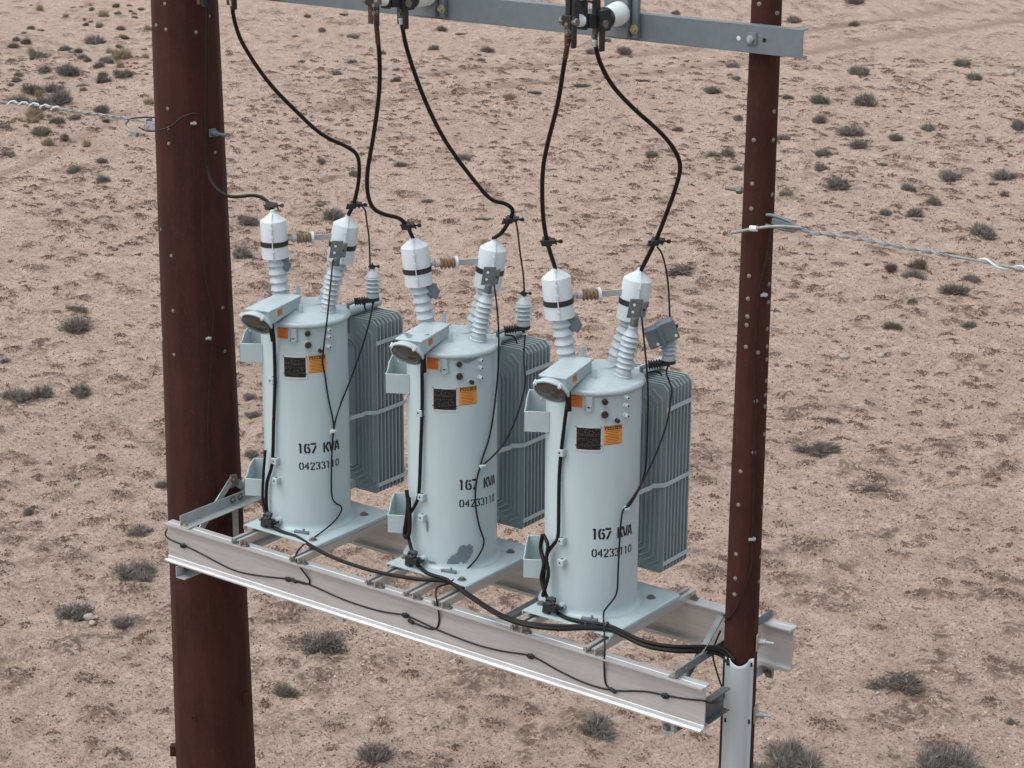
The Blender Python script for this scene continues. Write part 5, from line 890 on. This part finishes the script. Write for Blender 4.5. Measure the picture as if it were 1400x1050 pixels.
SHR = [[-50.3, 40.86, 0.23, "g", 95, 70], [-57.41, 50.59, 0.3, "g", 177, 9], [-55.34, 48.85, 0.32, "g", 183, 21], [-57.76, 48.87, 0.27, "g", 126, 14], [-47.71, 40.15, 0.4, "g", 144, 83], [-54.72, 42.65, 0.22, "g", 33, 47], [-40.29, 32.01, 0.41, "g", 104, 162], [-48.77, 41.63, 0.41, "g", 158, 72], [-53.67, 41.35, 0.37, "g", 22, 56], [-48.23, 40.78, 0.23, "g", 148, 78], [-54.83, 43.54, 0.28, "g", 55, 43], [-52.76, 45.67, 0.42, "g", 165, 41], [-56.06, 49.38, 0.26, "g", 179, 17], [-58.83, 48.87, 0.3, "g", 101, 11], [-54.53, 48.14, 0.34, "g", 185, 26], [-47.53, 36.14, 0.46, "g", 26, 104], [-60.52, 48.11, 0.21, "g", 43, 9], [-58.77, 49.21, 0.21, "g", 111, 10], [-40.41, 32.06, 0.35, "m", 102, 161], [-45.38, 35.98, 0.24, "m", 82, 114], [-54.48, 45.57, 0.34, "m", 119, 36], [-55.7, 49.67, 0.32, "m", 195, 17], [-54.97, 46.21, 0.25, "m", 124, 32], [-37.61, 32.32, 0.28, "m", 202, 174], [-39.26, 32.21, 0.3, "m", 144, 166], [-57.62, 48.7, 0.26, "m", 125, 15], [-45.2, 37.6, 0.43, "m", 138, 106], [-52.5, 40.23, 0.45, "m", 19, 65], [-48.2, 39.76, 0.33, "m", 119, 83], [-44.33, 38.84, 0.22, "m", 201, 103], [-49.94, 42.92, 0.32, "m", 163, 62], [-49.78, 38.72, 0.3, "m", 45, 82], [-46.65, 35.16, 0.24, "m", 19, 113], [-57.31, 49.8, 0.39, "m", 160, 12], [-46.36, 39.58, 0.4, "y", 165, 91], [-44.15, 33.96, 0.34, "y", 52, 131], [-40.61, 30.71, 0.34, "y", 48, 169], [-41.75, 32.56, 0.33, "y", 77, 151], [-54.11, 45.86, 0.42, "y", 136, 36], [-59.07, 47.26, 0.41, "y", 54, 16], [-41.08, 30.79, 0.52, "y", 36, 166], [-58.64, 49.61, 0.21, "y", 124, 9], [-51.07, 39.82, 0.36, "y", 44, 72], [-48.61, 42.86, 0.24, "y", 197, 67], [-55.47, 46.33, 0.2, "y", 115, 30], [-43.74, 35.48, 0.23, "y", 114, 124], [-55.86, 48.43, 0.41, "g", 160, 21], [-53.69, 45.43, 0.33, "g", 135, 39], [-51.26, 43.02, 0.8, "g", 131, 57], [-51.0, 41.19, 0.63, "g", 86, 66], [-50.04, 39.14, 0.86, "g", 51, 79], [-47.29, 39.86, 0.5, "g", 147, 86], [-48.78, 40.13, 0.51, "g", 114, 79], [-50.1, 38.05, 0.45, "g", 16, 84], [-47.46, 37.15, 0.68, "g", 60, 99], [-46.38, 37.23, 0.87, "g", 93, 103], [-46.71, 38.91, 0.49, "g", 135, 93], [-44.61, 34.98, 0.7, "g", 72, 123], [-44.48, 36.14, 0.42, "g", 113, 117], [-46.82, 35.39, 0.38, "g", 22, 111], [-42.68, 33.6, 0.99, "g", 84, 140], [-46.09, 34.52, 0.33, "g", 14, 119], [-43.49, 32.64, 0.67, "g", 27, 142], [-42.51, 32.6, 0.8, "g", 55, 147], [-40.13, 31.24, 0.51, "g", 82, 168], [-37.84, 29.34, 0.41, "g", 88, 194], [-37.35, 26.86, 0.55, "g", 10, 216], [-34.35, 26.53, 0.49, "g", 102, 238], [-34.85, 27.94, 0.35, "g", 139, 223], [-32.99, 26.32, 0.45, "g", 144, 249], [-40.45, 29.53, 0.42, "g", 10, 178], [-26.93, 25.2, 0.48, "g", 340, 305], [-25.06, 23.04, 0.55, "g", 333, 345], [-25.74, 26.89, 0.7, "g", 457, 297], [-23.26, 16.4, 0.65, "g", 103, 453], [-22.78, 14.25, 0.32, "g", 8, 494], [-20.88, 12.82, 0.56, "g", 20, 546], [-20.62, 13.28, 0.64, "g", 62, 541], [-20.31, 13.78, 0.52, "g", 108, 536], [-16.6, 9.35, 0.24, "g", 38, 695], [-14.67, 9.79, 0.39, "g", 190, 722], [-13.44, 8.57, 0.63, "g", 188, 783], [-13.02, 7.15, 0.59, "g", 112, 838], [-12.32, 7.25, 0.33, "g", 170, 852], [-9.14, 6.9, 0.34, "g", 390, 952], [-9.62, 8.11, 0.62, "g", 440, 893], [-7.2, 6.31, 0.54, "g", 515, 1038], [-6.44, 6.51, 0.33, "g", 600, 1055], [-5.45, 8.31, 0.6, "g", 820, 1008], [-3.25, 9.02, 0.64, "g", 1085, 1050], [-3.5, 8.65, 0.33, "g", 1037, 1058], [-1.69, 11.53, 0.21, "g", 1385, 992], [-1.86, 9.85, 0.7, "g", 1282, 1060], [-15.5, 13.1, 0.31, "g", 345, 625], [-27.28, 25.41, 0.35, "g", 334, 300], [-15.69, 11.28, 0.23, "g", 222, 664], [-16.91, 14.62, 0.3, "g", 345, 570], [-17.66, 15.32, 0.26, "g", 340, 545], [-52.85, 41.08, 0.53, "m", 35, 60], [-49.95, 40.92, 0.47, "m", 106, 71], [-51.16, 44.27, 0.54, "m", 168, 52], [-44.52, 37.94, 0.72, "m", 168, 107], [-44.46, 36.88, 0.62, "m", 137, 113], [-44.61, 34.1, 0.83, "m", 43, 128], [-40.39, 33.16, 0.66, "m", 140, 154], [-39.02, 29.52, 0.66, "m", 56, 186], [-31.26, 63.74, 0.57, "m", 1168, 37], [-25.34, 41.6, 0.43, "m", 927, 176], [-10.8, 29.18, 0.61, "m", 1303, 406], [-11.17, 28.11, 0.3, "m", 1249, 417], [-12.39, 30.95, 0.54, "m", 1259, 367], [-12.79, 30.24, 0.38, "m", 1216, 372], [-37.06, 43.06, 0.43, "m", 544, 111], [-55.53, 43.72, 0.39, "m", 43, 40], [-10.66, 26.12, 0.4, "m", 1219, 452], [-55.98, 47.8, 0.52, "y", 141, 23], [-56.8, 46.6, 0.29, "y", 90, 25], [-51.52, 45.92, 0.38, "y", 203, 44], [-47.83, 40.88, 0.81, "y", 162, 79], [-47.21, 41.58, 0.31, "y", 199, 78], [-41.27, 31.24, 0.74, "y", 46, 162], [-37.62, 28.58, 0.49, "y", 67, 201], [-36.54, 28.9, 0.36, "y", 116, 205], [-40.6, 35.23, 0.36, "y", 202, 140], [-32.13, 42.52, 0.41, "y", 696, 136], [-49.18, 41.74, 0.36, "y", 150, 70], [-24.27, 17.37, 0.38, "d", 105, 427], [-25.05, 29.54, 0.43, "d", 583, 276], [-32.05, 43.77, 0.42, "d", 731, 129], [-31.85, 46.04, 0.57, "d", 794, 117], [-30.72, 48.03, 0.43, "d", 880, 111], [-8.95, 20.33, 0.45, "d", 1131, 577], [-6.81, 17.66, 0.57, "d", 1185, 673], [-12.45, 32.48, 0.42, "d", 1298, 348], [-48.42, 53.53, 0.35, "d", 470, 24], [-16.32, 27.37, 0.69, "d", 930, 374], [-8.27, 18.82, 0.76, "d", 1120, 620], [-3.16, 11.6, 0.58, "d", 1235, 945], [-3.47, 11.62, 0.45, "d", 1205, 935], [-41.85, 52.6, 0.49, "d", 630, 48], [-9.38, 6.9, 0.18, "d", 370, 945], [-26.94, 27.67, 0.36, "d", 435, 280], [-22.8, 28.87, 0.45, "d", 660, 300], [-14.68, 33.7, 0.21, "d", 1209, 315], [-13.47, 30.53, 0.22, "d", 1186, 362], [-46.17, 49.66, 0.44, "g", 440, 46], [-44.15, 49.11, 0.48, "g", 483, 55], [-43.0, 52.91, 0.5, "g", 604, 43], [-40.28, 48.99, 0.47, "g", 593, 69], [-38.55, 49.91, 0.62, "g", 667, 71], [-41.16, 47.2, 0.46, "g", 523, 74], [-40.46, 44.83, 0.55, "g", 484, 88], [-37.44, 48.03, 0.35, "g", 657, 84], [-39.29, 42.61, 0.39, "g", 461, 104], [-38.54, 44.75, 0.35, "g", 541, 96], [-27.58, 34.32, 0.44, "g", 634, 217], [-28.44, 32.66, 0.39, "g", 547, 225], [-28.38, 30.7, 0.38, "g", 484, 242], [-34.25, 69.36, 0.85, "g", 1167, 8], [-33.45, 62.78, 0.74, "g", 1083, 34], [-25.86, 53.74, 0.84, "g", 1173, 101], [-23.97, 57.82, 0.66, "g", 1316, 88], [-22.4, 55.31, 0.68, "g", 1331, 107], [-25.47, 48.24, 0.46, "g", 1076, 133], [-24.29, 48.16, 0.68, "g", 1120, 139], [-22.91, 48.58, 0.81, "g", 1183, 143], [-22.71, 45.27, 0.56, "g", 1120, 165], [-21.04, 44.08, 0.76, "g", 1163, 182], [-19.6, 46.06, 0.55, "g", 1267, 176], [-17.5, 47.7, 0.56, "g", 1391, 176], [-22.13, 42.11, 0.46, "g", 1071, 190], [-19.78, 42.18, 0.65, "g", 1174, 203], [-19.51, 43.87, 0.5, "g", 1224, 192], [-20.21, 40.94, 0.52, "g", 1126, 210], [-19.35, 39.11, 0.54, "g", 1120, 230], [-18.24, 40.7, 0.31, "g", 1209, 224], [-17.77, 37.21, 0.71, "g", 1146, 257], [-16.04, 40.02, 0.65, "g", 1297, 244], [-15.01, 41.05, 0.69, "g", 1370, 242], [-16.24, 38.06, 0.45, "g", 1241, 260], [-14.91, 36.86, 0.58, "g", 1278, 281], [-14.83, 40.05, 0.3, "g", 1357, 252], [-13.92, 38.78, 0.37, "g", 1374, 270], [-18.26, 35.42, 0.37, "g", 1075, 270], [-14.77, 35.45, 0.56, "g", 1250, 296], [-15.28, 34.96, 0.42, "g", 1211, 297], [-24.82, 44.08, 0.39, "g", 1008, 162], [-20.98, 37.61, 0.39, "g", 1008, 232], [-22.35, 38.64, 0.48, "g", 975, 215], [-22.27, 39.21, 0.56, "g", 993, 211], [-23.62, 37.53, 0.48, "g", 891, 216], [-28.39, 50.05, 0.34, "g", 1007, 110], [-27.9, 47.72, 0.61, "g", 974, 125], [-29.94, 52.51, 0.5, "g", 1004, 91], [-34.35, 52.37, 0.62, "g", 854, 75], [-35.38, 51.77, 0.47, "g", 808, 74], [-36.32, 54.14, 0.43, "g", 829, 60], [-38.4, 62.06, 0.47, "g", 922, 22], [-12.65, 34.62, 0.75, "g", 1342, 322], [-12.08, 30.0, 0.56, "g", 1250, 382], [-11.06, 30.56, 0.44, "g", 1326, 385], [-9.54, 27.37, 0.4, "g", 1329, 446], [-30.31, 31.58, 0.35, "g", 438, 222], [-46.06, 48.07, 0.27, "g", 404, 53], [-41.87, 43.72, 0.3, "g", 412, 88], [-48.99, 52.01, 0.34, "g", 420, 28]]
def region(x, y):
    if x < 225: return ('in dense patch upper left' if y < 130 else 'beside the left guy wire') if y < 258 else 'left of the thick pole'
    if x > 1035: return ('above the right guy wire' if y > 170 else 'far above the right guy wire') + (' near the slim pole' if x < 1215 else ' near the edge') if y < 300 else 'below the right guy wire'
    if y > 850: return 'below the beams'
    if y > 480: return 'behind the left transformer'
    return 'far over the ' + ('left' if x < 500 else 'middle' if x < 760 else 'right') + ' transformer'
ORD = ['lowest', 'second lowest', 'third lowest', 'fourth lowest', 'fifth lowest', 'sixth lowest', 'seventh lowest', 'eighth lowest', 'ninth lowest', 'tenth lowest', 'eleventh lowest', 'twelfth lowest', 'thirteenth lowest', 'fourteenth lowest', 'fifteenth lowest', 'sixteenth lowest', 'seventeenth lowest', 'eighteenth lowest', 'nineteenth lowest', 'twentieth lowest']
cnt = {}
for x, y, wd, k, px, py in sorted(SHR, key=lambda s: -s[5]):
    big = wd > .62; rg = random.Random(px * 7 + py); me_ = rg.choice(SM[k][1 if (big and py > 560) else 0])
    o = bpy.data.objects.new(KN[k][0], me_); COL.objects.link(o)
    o.location = (x, y, gh(x, y) - .01); f = wd * 1.14; o.scale = (f * rg.uniform(.9, 1.15), f * rg.uniform(.85, 1.1), f * rg.uniform(.85, 1.15) * 1.22); o.rotation_euler = (0, 0, rg.uniform(0, 6.28))
    rn = region(px, py); key = (k, rn); cnt[key] = cnt.get(key, 0) + 1; i = cnt[key] - 1
    if i < 20: lb = '%s %s, %s such' % (KN[k][1], rn, ORD[i])
    else: lb = '%s %s, among the upper ones' % (KN[k][1], rn)
    tag(o, lb, 'grass' if k == 'y' else 'shrub', {'g': 'grey shrubs ', 'm': 'olive shrubs ', 'y': 'yellow grass tufts ', 'd': 'dead shrubs '}[k] + rn)

# ------------------------------------------------------------ stones and soil crumbs
M_STONE = mat('pale_stone', (.36, .32, .285), .9, var=.15, scale=12)
RK = [[-10.49, 23.87, 12], [-9.98, 24.32, 9], [-16.9, 10.61, 7], [-12.79, 7.07, 13], [-12.69, 7.03, 9], [-12.72, 7.13, 7], [-3.35, 11.28, 6], [-22.79, 56.16, 8], [-21.81, 56.92, 12], [-11.3, 8.23, 16], [-7.25, 8.82, 12], [-12.31, 14.87, 8], [-8.02, 8.8, 10], [-14.56, 8.33, 10], [-20.36, 12.49, 8]]
RKL = ['grey stone on open sand right of the slim pole', 'second pale stone on sand right of the slim pole, the smaller', 'small grey stone on sand far left of the thick pole', 'largest pale stone below the shrub left of the thick pole', 'middle pale stone below the shrub left of the thick pole', 'smallest pale stone below the shrub left of the thick pole', 'small stone on sand lower right of the slim pole', 'dark stone near far shrubs at upper right', 'reddish stone at the upper right edge', 'flat stone on sand just right of the thick pole', 'brown stone below the front beam', 'small stone behind the middle transformer', 'small stone below the middle of the front beam', 'brown stone left of the thick pole beside the big shrub', 'tiny stone at the left edge of the sand']
for (x, y, s_), lb in zip(RK, RKL):
    rg = random.Random(int(x * 100)); bm = bmesh.new(); bmesh.ops.create_icosphere(bm, subdivisions=2, radius=.5)
    for v in bm.verts: v.co *= rg.uniform(.82, 1.1); v.co.z *= .62
    me_ = bpy.data.meshes.new('stone'); bm.to_mesh(me_); bm.free(); me_.materials.append(M_STONE)
    o = bpy.data.objects.new('stone', me_); COL.objects.link(o); d_ = (Vector((x, y, GZ)) - CAM_POS).length; f = s_ * d_ / 2908.5 * 1.3; o.scale = (f, f * .8, f); o.location = (x, y, gh(x, y) + .12 * f); o.rotation_euler = (0, 0, rg.uniform(0, 6)); tag(o, lb, 'stone')
rng = np.random.default_rng(12)
def crumb_field(name, label, x, y, rad, cnts, size, material, flat, lift):
    """thousands of small angular crumbs heaped in low clumps, one mesh"""
    X = np.repeat(x, cnts); Y = np.repeat(y, cnts); RR = np.repeat(rad, cnts); N_ = len(X)
    a = rng.uniform(0, 2 * np.pi, N_); q_ = rng.uniform(0, 1, N_) ** .6; X = X + np.cos(a) * q_ * RR * 1.15; Y = Y + np.sin(a) * q_ * RR
    Z = GZ + ground_h(X, Y)[0] + np.exp(-q_ ** 2 * 1.3) * RR * lift
    s_ = size * rng.uniform(.4, 1.6, N_) * (1 + np.hypot(X - CAM_POS.x, Y - CAM_POS.y) * .008)
    verts = np.zeros((N_, 5, 3), np.float32); ph = rng.uniform(0, 6.28, N_)
    for j in range(4):
        t_ = ph + j * np.pi / 2 + rng.uniform(-.4, .4, N_); l_ = s_ * rng.uniform(.6, 1.3, N_); verts[:, j, 0] = X + np.cos(t_) * l_; verts[:, j, 1] = Y + np.sin(t_) * l_; verts[:, j, 2] = Z - .008 + rng.uniform(0, .4, N_) * s_ * flat
    verts[:, 4, 0] = X + rng.normal(0, .3, N_) * s_; verts[:, 4, 1] = Y + rng.normal(0, .3, N_) * s_; verts[:, 4, 2] = Z + s_ * flat * rng.uniform(.5, 1.3, N_)
    base = np.arange(N_) * 5; tri = np.stack([np.stack([base + j, base + (j + 1) % 4, base + 4], -1) for j in range(4)], 1).reshape(-1, 3)
    me_ = bpy.data.meshes.new(name); me_.vertices.add(N_ * 5); me_.vertices.foreach_set('co', verts.ravel()); me_.loops.add(tri.size); me_.loops.foreach_set('vertex_index', tri.ravel().astype(np.int32)); me_.polygons.add(len(tri)); me_.polygons.foreach_set('loop_start', (np.arange(len(tri)) * 3).astype(np.int32)); me_.polygons.foreach_set('loop_total', np.full(len(tri), 3, np.int32)); me_.update(calc_edges=True)
    me_.materials.append(material); o = bpy.data.objects.new(name, me_); COL.objects.link(o); tag(o, label, 'soil crust', kind='stuff'); return o
M_CRUMB = mat('dark_soil_crumb', (.13, .080, .061), .95, var=.2, scale=1.3, col2=(.078, .052, .043), spec=.1)
M_SANDC = mat('sand_clod', (.46, .35, .285), .95, var=.1, scale=2, col2=(.36, .265, .21), spec=.1)
near_ = CLU < 75
crumb_field('soil_crust', 'low dark clumps of broken soil crust dotted over the sand', CLX[near_], CLY[near_], CLR[near_], np.clip((48 * (CLR[near_] / .12) ** 1.5).astype(int), 7, 130), .012, M_CRUMB, 1.0, .28)
n_ = 45000; u = rng.uniform(17 ** 1.5, 70 ** 1.5, n_) ** (1 / 1.5); v = rng.uniform(-1, 1, n_) * (4 + u * .29)
crumb_field('pit_shade_grit', 'small dark grit and litter over the sand, standing for shaded pits too', CAM_POS.x + fwd.x * u + rgt.x * v, CAM_POS.y + fwd.y * u + rgt.y * v, np.full(n_, .07), np.full(n_, 2), .012, M_CRUMB, .9, 0.)  # loose dark crumbs that also paint the shade of small pits
n_ = 9000; u = rng.uniform(17 ** 1.4, 60 ** 1.4, n_) ** (1 / 1.4); v = rng.uniform(-1, 1, n_) * (4 + u * .29)
crumb_field('sand_clods', 'low pale clods of sand all over the desert floor', CAM_POS.x + fwd.x * u + rgt.x * v, CAM_POS.y + fwd.y * u + rgt.y * v, np.full(n_, .2), np.full(n_, 10), .014, M_SANDC, .7, 0.)
